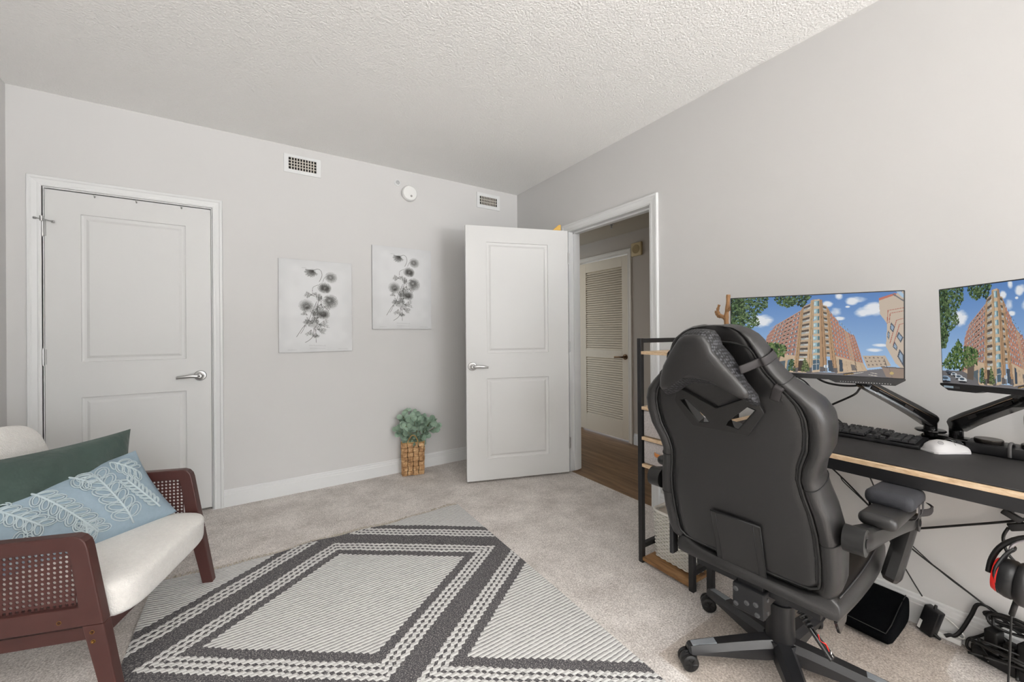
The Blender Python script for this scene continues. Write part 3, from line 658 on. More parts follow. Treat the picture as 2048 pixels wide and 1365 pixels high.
for yy in (-BD/2-.003,): b.tube([(-.045, yy, BH-.02), (-.040, yy-.004, BH+.022), (-.012, yy-.008, BH+.062), (.014, yy-.008, BH+.058), (.036, yy-.004, BH+.018), (.040, yy, BH-.02)], (.0042), n=7, smooth=5)
for k, xx in enumerate((-BW/2, BW/2)): b.tube([(xx, -BD/2, BH), (xx, 0, BH+.004), (xx, BD/2, BH)], .004, n=6)
b.tube([(-BW/2, -BD/2-.002, BH), (0, -BD/2-.005, BH+.002), (BW/2, -BD/2-.002, BH)], .004, n=6); b.tube([(-BW/2, BD/2, BH), (BW/2, BD/2, BH)], .004, n=6)
obj('handle', b, mat('braided straw', rgb(186, 150, 96), rough=.7, noise=(120, .25)), t_, smooth=True, label='braided straw handle and rim')
pl = thing('eucalyptus_bunch', 'bunch of round grey-green eucalyptus leaves sticking out of the basket', 'plant', (-1.139, -.098, .015), math.atan2(-.047, .172))
bs = MB(); bl = MB(); r = random.Random(5)
tips = [(-.11, -.01, .44), (-.085, -.04, .49), (-.045, .01, .52), (-.02, -.045, .47), (.02, -.01, .49), (.05, -.03, .43), (.10, -.01, .45), (.145, -.02, .39), (.185, -.005, .42), (.20, -.03, .36), (.15, -.05, .42), (-.13, -.02, .36), (.12, -.035, .33), (-.06, -.06, .40), (.06, .01, .46)]
for i, tp in enumerate(tips):
    p0 = Vector((tp[0]*.3, r.uniform(-.02, .02), .10)); p3 = Vector(tp); p1 = p0+Vector((tp[0]*.10, 0, .17)); p2 = p3*.72+p1*.28+Vector((0, 0, .02))
    P = catmull([p0, p1, p2, p3], 6); bs.tube(P, lambda t: .0028-.0015*t, n=6)
    for k in range(5, len(P), 2):
        for s in (-1, 1):
            if k < 7 and r.random() < .35: continue
            c = P[k]; t = (P[k]-P[k-1]).normalized(); a = r.uniform(0, 2*PI); side = (t.orthogonal().normalized()*math.cos(a)+t.cross(t.orthogonal().normalized())*math.sin(a))*s
            d = (side+t*r.uniform(.0, .6)+Vector((0, -.45, 0))).normalized(); R_ = r.uniform(.019, .029)*(1 if k < len(P)-2 else .8)
            nrm = (Vector((r.uniform(-.5, .5), -1, r.uniform(-.1, .8)))).normalized(); nrm = (nrm-d*nrm.dot(d)).normalized(); w = d.cross(nrm)
            n = 12; cc = c+d*(R_+.005); ring = [cc+d*(R_*1.08*math.cos(2*PI*q/n))+w*(R_*.95*math.sin(2*PI*q/n))+nrm*(.22*R_*abs(math.sin(2*PI*q/n))) for q in range(n)]
            bl.add(ring+[cc], [(q, (q+1) % n, n) for q in range(n)]); bs.tube([c, c+d*.007], .0011, n=5)
obj('stems', bs, mat('green stem', rgb(120, 122, 78), rough=.6), pl, smooth=True)
def leaf_mat():
    m = mat('eucalyptus leaf', rgb(146, 170, 150), rough=.5, noise=(22, .62)); return m
obj('foliage', bl, leaf_mat(), pl, smooth=True)

# ------------------------------------------------------------------ rug
RX0, RX1, RY1, RY0 = -2.645, -1.085, -.862, -3.30
def rug_mat():
    m = bpy.data.materials.new('grey and ivory woven diamonds'); m.use_nodes = True; t = NT(m); b = t.n['Principled BSDF']; b.inputs['Roughness'].default_value = .95; b.inputs['Specular IOR Level'].default_value = .1
    tc = t.add('ShaderNodeTexCoord'); s = t.add('ShaderNodeSeparateXYZ'); t.link(tc.outputs['Object'], s.inputs[0])
    n = t.add('ShaderNodeTexNoise', i_Scale=9.0, i_Detail=2.0); t.link(tc.outputs['Object'], n.inputs['Vector'])
    nf = t.add('ShaderNodeTexNoise', i_Scale=60.0, i_Detail=2.0); t.link(tc.outputs['Object'], nf.inputs['Vector'])
    wob = t.math('MULTIPLY_ADD', n.outputs[0], .03, -.015)
    # woven rows along x, each row stepping by a yarn thickness
    RS = .0158
    yw = t.math('ADD', s.outputs[1], t.math('MULTIPLY', wob, .25))
    row = t.math('DIVIDE', yw, RS); rf = t.math('FRACT', row); ri = t.math('FLOOR', row); rowc = t.math('MULTIPLY', t.math('ADD', ri, .5), RS)
    blend = t.math('MULTIPLY_ADD', s.outputs[1], .35, t.math('MULTIPLY', rowc, .65))
    u = t.math('DIVIDE', t.math('ADD', t.math('ADD', s.outputs[0], 1.870), wob), .819); v = t.math('DIVIDE', t.math('ADD', blend, 1.465), .585)
    p = t.math('ADD', u, v); q = t.math('SUBTRACT', u, v)
    def fold(x): return t.math('ABSOLUTE', t.math('SUBTRACT', t.math('MODULO', t.math('ADD', x, 41.0), 2.0), 1.0))
    d = t.math('MAXIMUM', fold(p), fold(q))     # 0 centre .. 1 edge
    def band(x, a, c): return t.math('MULTIPLY', t.math('GREATER_THAN', x, a), t.math('LESS_THAN', x, c))
    field = t.math('LESS_THAN', d, .667)
    # zigzag border lines: three ivory yarns
    g = t.math('DIVIDE', t.math('SUBTRACT', d, .747), .160); gf = t.math('FRACT', t.math('MULTIPLY', g, 3.0))
    yarn = t.math('MULTIPLY', band(g, 0.0, 1.0), t.math('LESS_THAN', t.math('ABSOLUTE', t.math('SUBTRACT', gf, .5)), .34))
    # field rows: ivory slubs with grey gaps
    sx = t.math('FRACT', t.math('ADD', t.math('DIVIDE', s.outputs[0], .026), t.math('MULTIPLY', ri, .37)))
    bead = t.math('SUBTRACT', 1.0, t.math('MULTIPLY', t.math('ABSOLUTE', t.math('SUBTRACT', sx, .5)), .36))
    rowd = t.math('ABSOLUTE', t.math('SUBTRACT', rf, .5))
    slub = t.math('LESS_THAN', rowd, t.math('MULTIPLY', bead, t.math('MULTIPLY_ADD', nf.outputs[0], .26, .29)))
    fieldw = t.math('MULTIPLY', field, slub)
    beadl = t.math('FRACT', t.math('DIVIDE', t.math('ADD', s.outputs[0], s.outputs[1]), .016))
    yarn = t.math('MULTIPLY', yarn, t.math('GREATER_THAN', t.math('ADD', beadl, nf.outputs[0]), .50))
    white = t.math('MAXIMUM', fieldw, yarn)
    ns = t.add('ShaderNodeTexNoise', i_Scale=420.0, i_Detail=2.0); mp = t.add('ShaderNodeMapping'); mp.inputs['Scale'].default_value = (.45, 1, 1); t.link(tc.outputs['Object'], mp.inputs['Vector']); t.link(mp.outputs[0], ns.inputs['Vector'])
    dk = t.add('ShaderNodeValToRGB'); e = dk.color_ramp.elements; e[0].position = .42; e[0].color = rgb(78, 77, 80); e[1].position = .66; e[1].color = rgb(176, 172, 168); k = e.new(.56); k.color = rgb(100, 98, 100)
    t.link(ns.outputs[0], dk.inputs[0])
    wt = t.mix(ns.outputs[0], rgb(200, 198, 195), rgb(234, 233, 231)); gap = t.mix(ns.outputs[0], rgb(112, 111, 113), rgb(172, 170, 169))
    dark = t.mix(field, dk.outputs[0], gap)
    t.link(t.mix(white, dark, wt), b.inputs['Base Color'])
    h = t.math('MULTIPLY', white, t.math('SUBTRACT', 1.0, t.math('MULTIPLY', rowd, 1.2))); h = t.math('MULTIPLY_ADD', ns.outputs[0], .35, h)
    bp = t.add('ShaderNodeBump', i_Strength=.8, i_Distance=.004); t.link(h, bp.inputs['Height']); t.link(bp.outputs[0], b.inputs['Normal'])
    return m
rug = thing('area_rug', 'grey and ivory woven diamond pattern rug lying on the carpet', 'rug', (0, 0, 0))
def far_edge(x):      # slightly wavy fringe end
    return RY1 - .02*math.sin((x+1.1)*4.2)**2 - .006*math.sin(x*23)
nx, ny = 90, 60; vs = []; fs = []
for lay in (0, 1):
    for j in range(ny+1):
        for i in range(nx+1):
            x = RX0+(RX1-RX0)*i/nx; y = RY0+(far_edge(x)-RY0)*j/ny
            bump = .005*math.exp(-((y-RY1)/.25)**2)*max(0, math.sin(x*9+1))
            lift = .012*math.exp(-((x-RX0)/.05)**2)*math.exp(-((y+1.0)/.3)**2)
            vs.append((x, y, .0008 if lay == 0 else .0075+bump+lift))
N = (nx+1)*(ny+1)
for lay in (0, 1):
    for j in range(ny):
        for i in range(nx):
            a = lay*N+j*(nx+1)+i; fs.append((a, a+1, a+nx+2, a+nx+1))
loop = [i for i in range(nx+1)]+[j*(nx+1)+nx for j in range(1, ny+1)]+[ny*(nx+1)+i for i in range(nx-1, -1, -1)]+[j*(nx+1) for j in range(ny-1, 0, -1)]
for k in range(len(loop)): a, c = loop[k], loop[(k+1) % len(loop)]; fs.append((a, c, c+N, a+N))
obj('woven_field', MB().add(vs, fs), rug_mat(), rug, smooth=True, autosmooth=.9)
b = MB(); r = random.Random(3); x = RX0+.01
while x < RX1-.005:
    y = far_edge(x)
    for k in range(3):
        dx = r.uniform(-.012, .012); L = r.uniform(.020, .042); b.tube([(x, y-.004, .006), (x+dx*.4, y+L*.5, .007), (x+dx, y+L, .003)], .0014, n=5)
    b.cyl((x, y-.003, .006), (x+r.uniform(-.003, .003), y+.008, .006), .003, n=6); x += .0135
fr_ = obj('fringe', b, mat('ivory fringe', rgb(206, 196, 180), rough=.95), rug, label='ivory knotted fringe'); fr_['kind'] = 'stuff'

# ------------------------------------------------------------------ armchair
AF = math.atan2(-.305, .953)
ac = thing('armchair', 'low red-brown wood armchair with cane side panels and cream boucle seat', 'armchair', (-2.5285, -1.271, .006), AF)
def boucle(name, c):
    m = mat(name, c, rough=1.0, noise=(70, .10), bump=(190, .8, .006), spec=.05, sheen=.3); return m
M_boucle = boucle('cream boucle', rgb(238, 235, 230))
M_brass = mat('brass bolt', rgb(170, 128, 70), rough=.35, metal=1)
def arm(yc):
    def fr(a, z, c): return Vector((a, yc+c, z))
    out = [(-.075, .258), (-.020, .258), (-.060, .505), (-.066, .524), (-.078, .538), (-.095, .545), (-.30, .547), (-.62, .548), (-.64, .545), (-.655, .40), (-.665, .258), (-.30, .258)]
    inn = [(-.092, .320), (-.085, .322), (-.104, .470), (-.106, .480), (-.108, .490), (-.112, .499), (-.30, .502), (-.58, .503), (-.588, .500), (-.598, .41), (-.606, .322), (-.30, .320)]
    a = obj('arm_frame', MB().ringprism(out, inn, (-.0175, .0175), fr), M_redwood, ac, bevel=.004)
    # cane
    s = .0152; mb = MB(); R_ = .0050; i0 = int(.506/s); k0 = int(.190/s)
    P = []
    for lay, c in ((0, -.0015), (1, .0015)):
        for i in range(i0):
            for k in range(k0):
                x = -.602+s*(i+.5); z = .317+s*(k+.5)
                if x > -.088-(z-.32)*.13+s*.7: continue
                sq = [(s/2, 0), (s/2, s/2), (0, s/2), (-s/2, s/2), (-s/2, 0), (-s/2, -s/2), (0, -s/2), (s/2, -s/2)]
                oc = [(R_*math.cos(PI*q/4), R_*math.sin(PI*q/4)) for q in range(8)]
                vs = [fr(x+p, z+q, c) for p, q in sq]+[fr(x+p, z+q, c) for p, q in oc]
                mb.add(vs, [(q, (q+1) % 8, 8+(q+1) % 8, 8+q) for q in range(8)])
                if lay: mb.add([fr(x+p, z+q, -.0015) for p, q in oc]+[fr(x+p, z+q, .0015) for p, q in oc], [(q, (q+1) % 8, 8+(q+1) % 8, 8+q) for q in range(8)])
    obj('cane_panel', mb, mat('dark stained cane', rgb(78, 44, 40), rough=.5, noise=(200, .2)), a, label='woven cane panel with round holes')
    for side in (-1, 1):
        pass
    fl_ = [(-.075, .258), (-.020, .258), (.022, 0), (-.020, 0)]
    obj('leg', MB().prism(fl_, (-.0175, .0175), fr), M_redwood, ac, bevel=.003, label='slanted front leg')
    rl = [(-.665, .258), (-.600, .258), (-.690, 0), (-.728, 0)]
    obj('leg', MB().prism(rl, (-.0175, .0175), fr), M_redwood, ac, bevel=.003, label='slanted rear leg')
    sg = -1 if yc < 0 else 1
    for x, z in ((-.132, .281), (-.049, .236), (-.046, .206)):
        b = MB(); b.lathe([(.0065, 0), (.006, .001), (.003, -.002), (.001, -.002)], (x, yc+sg*.0175, z), (0, sg, 0), n=14)
        obj('bolt', b, M_brass, a, smooth=True, label='recessed brass bolt head')
arm(-.3135); arm(.3135)
obj('front_rail', MB().rbox((-.045, 0, .222), (.030, .60, .045), .004), M_redwood, ac)
obj('rear_rail', MB().rbox((-.62, 0, .20), (.030, .60, .045), .004), M_redwood, ac)
for yy in (-.285, .285): obj('side_rail', MB().box(-.62, -.05, yy-.012, yy+.012, .195, .235), M_redwood, ac)
def cushion(name, size, M, parent, m, p=3.2, q=2.4, dens=16, puff=.012):
    """soft box: superellipsoid"""
    sx, sy, sz = [s/2 for s in size]; bm = bmesh.new(); bmesh.ops.create_cube(bm, size=2.0); bmesh.ops.subdivide_edges(bm, edges=list(bm.edges), cuts=dens, use_grid_fill=True)
    vs = []
    for v in bm.verts:
        c = v.co; n = (abs(c.x)**8+abs(c.y)**8+abs(c.z)**8)**(1/8)
        k = Vector((c.x, c.y, c.z)); e = max(abs(k.x), abs(k.y), abs(k.z))
        l = (abs(k.x)**p+abs(k.y)**p+abs(k.z)**p)**(1/p); k = k*(1/l)*1.0
        w = Vector((k.x*sx, k.y*sy, k.z*sz)); vs.append(w)
    bm.verts.index_update(); fs = [tuple(v.index for v in f.verts) for f in bm.faces]; bm.free()
    mb = MB().add([M @ v for v in vs], fs); return obj(name, mb, m, parent, smooth=True)
cushion('seat_cushion', (.58, .582, .135), Matrix.Translation((-.265, 0, .302)) @ Matrix.Rotation(.035, 4, 'Y'), ac, M_boucle, p=7)
cushion('back_cushion', (.14, .60, .52), Matrix.Translation((-.60, 0, .56)) @ Matrix.Rotation(-.26, 4, 'Y'), ac, M_boucle, p=5)

# pillows, in armchair coordinates turned into world matrices
MA = Matrix.Translation((-2.5285, -1.271, 0)) @ Matrix.Rotation(AF, 4, 'Z')
def pillow_frame(bl_, br_, tr_):
    """bottom-left, bottom-right, top-right (seen from front) -> centre, U, V, N and size"""
    bl_, br_, tr_ = [MA @ Vector(p) for p in (bl_, br_, tr_)]
    U = br_-bl_; w = U.length; U.normalize(); V = tr_-br_; h = V.length; V.normalize(); N = U.cross(V).normalized()
    return bl_+U*w/2+V*h/2, U, V, N, w, h
def pillow_surf(C_, U, V, N, w, h, T, wrinkle=None):
    def f(a, b_, side):
        k = max(0, (1-abs(a)**2.6))**.62*max(0, (1-abs(b_)**2.6))**.62
        pin = 1-.07*(1-k)*(abs(a)*abs(b_))**0; x = a*(1-.045*(1-abs(b_))**0*(b_*b_ < 2)*(1-b_*b_)*0-.05*(1-(a*a))*0); 
        px = a*(1-.05*(1-b_**2)); py = b_*(1-.06*(1-a**2)); o = T/2*k
        if wrinkle: o += wrinkle(a, b_)*k
        return C_+U*(px*w/2)+V*(py*h/2)+N*(o*side)
    return f
def pillow_mesh(f, n=36):
    mb = MB()
    for side in (1, -1):
        vs = [f(-1+2*i/n, -1+2*j/n, side) for j in range(n+1) for i in range(n+1)]
        mb.add(vs, [(j*(n+1)+i, j*(n+1)+i+1, (j+1)*(n+1)+i+1, (j+1)*(n+1)+i) for j in range(n) for i in range(n)])
    return mb
def velvet(name, c):
    m = mat(name, c, rough=.75, noise=(6, .45), bump=(16, .45, .02), sheen=.25); return m
# green velvet
fg = pillow_frame((-.47, -.20, .37), (-.285, .25, .37), (-.355, .382, .738))
C_, U, V, N, w, h = fg
sf = pillow_surf(C_, U, V, N, w*1.06, h, .12, lambda a, b_: .008*math.sin(3*a+5*b_)+.005*math.sin(9*a-4*b_)+.006*math.sin(2.2*a-7*b_+1))
g = obj('throw_pillow', pillow_mesh(sf), velvet('dark green velvet', rgb(58, 76, 70)), smooth=True)
tag(g, 'dark green velvet pillow behind the pale blue one on the armchair', 'pillow')
# pale blue embroidered lumbar pillow
fb = pillow_frame((-.43, -.215, .295), (-.115, .272, .362), (-.30, .325, .642))
C_, U, V, N, w, h = fb
C2 = C_ + N*.02
sb = pillow_surf(C2, U, V, N, w, h, .15, lambda a, b_: .003*math.sin(7*a+3*b_))
bp_ = thing('lumbar_pillow', 'pale blue lumbar pillow with embroidered leaf sprigs on the armchair', 'pillow', (0, 0, 0))
M_blue = mat('pale blue linen', rgb(150, 169, 182), rough=.9, noise=(60, .12), bump=(500, .35, .001))
obj('cover', pillow_mesh(sb), M_blue, bp_, smooth=True)
b = MB()
def onp(a, c, lift=.0035): return sb(a, c, 1)+N*lift
def sprig(a0, c0, a1, c1, nl, ln, wd):
    asp = w/h
    ax, cx = (a1-a0)*asp, c1-c0; L = math.hypot(ax, cx); tx, tc_ = ax/L, cx/L
    b.tube([onp(a0+(a1-a0)*i/10, max(-.88, min(.88, c0+(c1-c0)*i/10))) for i in range(11)], .0042, n=6)
    for i in range(nl):
        f_ = .12+.82*i/(nl-1); px, pc = a0+(a1-a0)*f_, c0+(c1-c0)*f_
        for s in (-1, 1):
            dx, dc = tx*.62-s*tc_*.78, tc_*.62+s*tx*.78
            for q, sc_ in enumerate((1.0, .55)):
                pts = []
                for k in range(12):
                    th = 2*PI*k/12; l = ln*(.5-.5*math.cos(th))*(.55+.45*sc_)+ln*.10*(1-sc_); o = wd*sc_*math.sin(th)
                    a_ = px+(dx*l-dc*o)/asp; c_ = pc+dc*l+dx*o
                    if abs(a_) < .93 and abs(c_) < .87: pts.append(onp(a_, c_))
                if len(pts) == 12: b.tube(pts, .0024, n=5, closed=True)
    
for s in ((-.92, -.8, -.86, .5, 6, .30, .10), (-.52, -.9, -.62, -.2, 5, .30, .10), (-.62, .85, -.36, -.05, 6, .28, .085), (-.26, .85, .06, -.70, 8, .30, .085), (-.1, -.95, -.02, -.5, 3, .24, .08), (.12, .95, .24, .60, 3, .30, .10), (.44, -.85, .36, .62, 6, .38, .125), (.82, -.72, .64, .25, 8, .20, .06), (.60, .95, .84, .38, 5, .30, .09)): sprig(*s)
obj('embroidery', b, mat('pale embroidery thread', rgb(188, 202, 207), rough=.9, bump=(600, .4, .001)), bp_, smooth=True, label='raised looped thread leaf sprigs')

# ------------------------------------------------------------------ shelf tower by the doorway
sh = thing('shelf_tower', 'tall black metal shelf with brown boards and two fabric drawers beside the doorway', 'shelf', (0, 0, 0))
SX0, SX1, SY1, SY0 = -.587, -.185, -1.986, -2.290; ST = .024; SZ = 1.148
for x in (SX0, SX1-ST):
    for y in (SY0, SY1-ST): obj('post', MB().box(x, x+ST, y, y+ST, 0, SZ), M_blackmetal, sh, bevel=.0015)
for y in (SY0, SY1-ST):
    for z in (SZ-ST, .072): obj('side_rail', MB().box(SX0+ST, SX1-ST, y+.001, y+ST-.001, z, z+ST-.001), M_blackmetal, sh, bevel=.001)
for z, nm in ((1.082, 0), (.800, 1), (.646, 1), (.508, 1), (.030, 2)):
    o = obj('shelf_board', MB().box(SX0+.002, SX1-.002, SY0+ST-.001, SY1-ST+.001, z-.016, z), M_boardedge if nm != 2 else M_rustic, sh, bevel=.001)
M_fab = mat('grey woven drawer fabric', rgb(188, 182, 180), rough=.95, noise=(170, .55), bump=(300, .4, .001))
for z0, z1 in ((.648, .782), (.510, .628)):
    d = obj('fabric_drawer', MB().rbox((SX0/2+SX1/2+.002, (SY0+SY1)/2, (z0+z1)/2), (SX1-SX0-.02, SY1-SY0-2*ST-.008, z1-z0-.004), .006), M_fab, sh, smooth=True, autosmooth=AS)
    yc = (SY0+SY1)/2; zc = z0+(z1-z0)*.55
    b = MB(); b.tube([(SX0+.010, yc+.055, zc), (SX0-.006, yc+.040, zc), (SX0-.010, yc, zc-.002), (SX0-.006, yc-.040, zc), (SX0+.010, yc-.055, zc)], (.0095, .0025), n=8, smooth=4, flat=Vector((0, 0, 1)))
    obj('pull', b, mat('tan leather', rgb(206, 132, 70), rough=.5), d, smooth=True, label='tan leather pull strap')
# white wicker basket on the lowest board
wb = thing('wicker_basket', 'white wicker basket on the bottom board of the black shelf', 'basket', (-.375, -2.138, .031))
def wick_mat():
    m = bpy.data.materials.new('white wicker'); m.use_nodes = True; t = NT(m); b_ = t.n['Principled BSDF']; b_.inputs['Roughness'].default_value = .7; b_.inputs['Base Color'].default_value = rgb(222, 218, 210)
    return m
M_wick = wick_mat()
BXW, BYW, BZ = .30, .235, .235
def rrect(w_, h_, r_, n=6):
    o = []
    for cx, cy, a0 in ((w_/2-r_, h_/2-r_, 0), (-w_/2+r_, h_/2-r_, PI/2), (-w_/2+r_, -h_/2+r_, PI), (w_/2-r_, -h_/2+r_, 1.5*PI)):
        o += [(cx+r_*math.cos(a0+PI/2*i/n), cy+r_*math.sin(a0+PI/2*i/n)) for i in range(n+1)]
    return o
def resample(P, n):
    P = [Vector((p[0], p[1], 0)) for p in P]; P.append(P[0]); L = [0]
    for a, c in zip(P, P[1:]): L.append(L[-1]+(c-a).length)
    out = []; j = 0
    for i in range(n):
        d = L[-1]*i/n
        while L[j+1] < d: j += 1
        t = (d-L[j])/(L[j+1]-L[j]+1e-9); out.append(P[j].lerp(P[j+1], t))
    return out
base = resample(rrect(BXW, BYW, .035), 120); b = MB(); rows = 26
for k in range(rows):
    z = .006+(BZ-.012)*k/(rows-1); pts = []
    for i, p in enumerate(base):
        n_ = Vector((p.x/BXW, p.y/BYW, 0)).normalized(); pts.append(p*(.95+.05*z/BZ)+n_*(.0028*(1 if (i//2+k) % 2 else -1))+Vector((0, 0, z)))
    b.tube(pts, .0040, n=5, closed=True)
obj('weave', b, M_wick, wb, smooth=True)
b = MB(); inn = [p*.93 for p in base]
b.loft([[p+Vector((0, 0, z)) for p in inn] for z in (.003, BZ-.01)], cap=True); obj('lining', b, mat('basket inside', rgb(196, 188, 176), rough=.9), wb)
b = MB(); b.tube([p+Vector((0, 0, BZ)) for p in base], .007, n=7, closed=True); obj('rim', b, M_wick, wb, smooth=True)
# twig figure on the top board
tw = thing('twig_ornament', 'brown rope-like twig ornament standing on top of the shelf, left of the left monitor', 'ornament', (-.225, -2.253, 1.083))
b = MB(); r = random.Random(2)
def twig(pts, r0, r1): b.tube(pts, lambda t: r0+(r1-r0)*t+.0012*math.sin(t*34), n=7, smooth=5)
twig([(0, .0, 0), (.004, .004, .05), (-.004, -.002, .11), (.002, .004, .17), (-.002, -.006, .22), (.002, -.008, .283)], .015, .009)
twig([(0, .004, .16), (-.004, .022, .175), (0, .040, .186), (.0, .046, .21), (0, .038, .235)], .010, .006)
twig([(0, .022, .176), (0, .040, .172), (0, .055, .190), (0, .058, .205)], .007, .004)
twig([(0, -.004, .13), (.004, .02, .12), (.003, .032, .10)], .009, .006); twig([(0, 0, .20), (-.005, -.025, .215), (0, -.04, .24)], .009, .005)
b.lathe([(.03, 0), (.03, .008), (.016, .012)], (0, 0, 0))
obj('twigs', b, mat('brown twig', rgb(164, 124, 86), rough=.8, noise=(60, .3), bump=(120, .6, .003)), tw, smooth=True)
# ------------------------------------------------------------------ desk
dk = thing('desk', 'long desk with light wood edge and black frame along the right wall', 'desk', (0, 0, 0))
DX0, DX1, DYL, DYR, DZT = -.556, -.02, -2.312, -3.74, .752
obj('desktop', MB().box(DX0, DX1, DYR, DYL, DZT-.016, DZT), M_boardedge, dk, bevel=.0015)
obj('frame_rail', MB().box(DX0+.002, DX0+.028, DYR+.02, DYL-.02, DZT-.054, DZT-.016), M_blackmetal, dk, bevel=.001, label='black steel front rail under the top')
obj('frame_rail', MB().box(DX1-.03, DX1-.004, DYR+.02, DYL-.02, DZT-.054, DZT-.016), M_blackmetal, dk, bevel=.001)
for y in (DYL-.045, DYR+.02):
    obj('side_rail', MB().box(DX0+.028, DX1-.03, y, y+.025, DZT-.054, DZT-.016), M_blackmetal, dk)
    for x in (DX0+.004, DX1-.032): obj('leg', MB().box(x, x+.026, y, y+.026, 0, DZT-.054), M_blackmetal, dk, bevel=.001)
M_pad = mat('black desk pad', rgb(36, 34, 34), rough=.62, noise=(13, .38), bump=(600, .12, .0006))
pd = obj('desk_pad', MB().rbox(((DX0+.010-.075)/2, (DYL+DYR)/2-.01, DZT+.0025), (-.075-DX0-.010, DYL-DYR-.08, .005), .0022), M_pad, smooth=True, autosmooth=AS)
tag(pd, 'black desk pad covering most of the desk top', 'desk pad')
DT = DZT+.005

# ------------------------------------------------------------------ monitors
PIC = street_picture(400, 236)
def warp(im):       # the wider picture squeezed towards its left part on the second screen
    h_, w_, _ = im.shape; u = (np.arange(w_)+.5)/w_; s = np.where(u < .42, u*1.9, .798+(u-.42)/.58*.202)
    return im[:, np.clip((s*w_).astype(int), 0, w_-1)]
M_screen = attr_mat('lit screen', .84)
MW, MH = .543, .333
def monitor(label, loc, rz, im, roll=0.0, kind=0):
    t = thing('monitor', label, 'monitor', loc, rz, 'monitors over the desk'); t.rotation_euler = (0, roll, rz)
    ch = .020; z1 = MH/2; z0 = -MH/2
    b = MB(); b.rbox((0, .012, ch/2), (MW, .018, MH-ch), .003)
    out = [(-MW/2, z0+ch), (-MW/2, z0+.014), (-MW/2+.024, z0-.002), (-MW/2+.10, z0-.002), (-MW/2+.12, z0+.004), (MW/2-.21, z0+.004), (MW/2-.19, z0-.006), (MW/2-.026, z0-.006), (MW/2, z0+.014), (MW/2, z0+ch)]
    b.prism(out, (-.0035, .020), lambda a, z, c: Vector((a, c, z)))
    b.rbox((0, .034, 0), (.36, .03, .22), .012)
    obj('housing', b, M_blackplastic, t, smooth=True, autosmooth=.5)
    me = grid_mesh('screen', im, lambda U, V: np.stack([-MW/2+.004+U*(MW-.008), np.full(U.shape, .0022), z1-.004-V*(MH-ch-.005)], 1)); me.materials.append(M_screen)
    o = bpy.data.objects.new('screen', me); COL.objects.link(o); o.parent = t; o['label'] = 'lit screen showing a corner apartment block under blue sky'
    if kind == 0:
        md_ = mat('pale dots', rgb(170, 170, 170), rough=.5)
        for i in range(20): obj('vent_dot', MB().cyl((MW/2-.175+i*.0072, -.0036, z0-.0005), (MW/2-.175+i*.0072, -.0046, z0-.0005), .0017, n=6), md_, t, label='small pale vent dot')
        b = MB(); b.box(-.105, -.055, -.0046, -.002, z0-.001, z0+.006); obj('sticker', b, M_whiteplastic, t, label='thin white sticker')
        b = MB(); b.cyl((-.095, .004, z0-.002), (-.095, .004, z0-.018), .007, n=12); b.cyl((-.095, .004, z0-.018), (-.095, .004, z0-.024), .004, n=10); obj('joystick_button', b, M_blackplastic, t, smooth=True, autosmooth=AS)
    else:
        b = MB(); b.box(-MW/2+.012, -MW/2+.040, -.0042, -.003, z0+.006, z0+.013); obj('sticker', b, mat('blue white sticker', rgb(168, 190, 206), rough=.4), t, label='small blue and white sticker')
        b = MB(); b.box(-MW/2+.042, -MW/2+.058, -.0042, -.003, z0+.006, z0+.013); obj('sticker', b, mat('dark sticker', rgb(70, 72, 74), rough=.4), t, label='small dark sticker')
    return t
monitor('left flat monitor showing an apartment building, seen just above the gaming chair', (-.4129, -2.6758, 1.1565), math.atan2(-.94, .342), PIC, 0.006, 0)
monitor('right flat monitor cut off by the photo edge, showing an apartment building', (-.4603, -3.2377, 1.158), math.atan2(-.835, -.55), warp(PIC), -.030, 1)

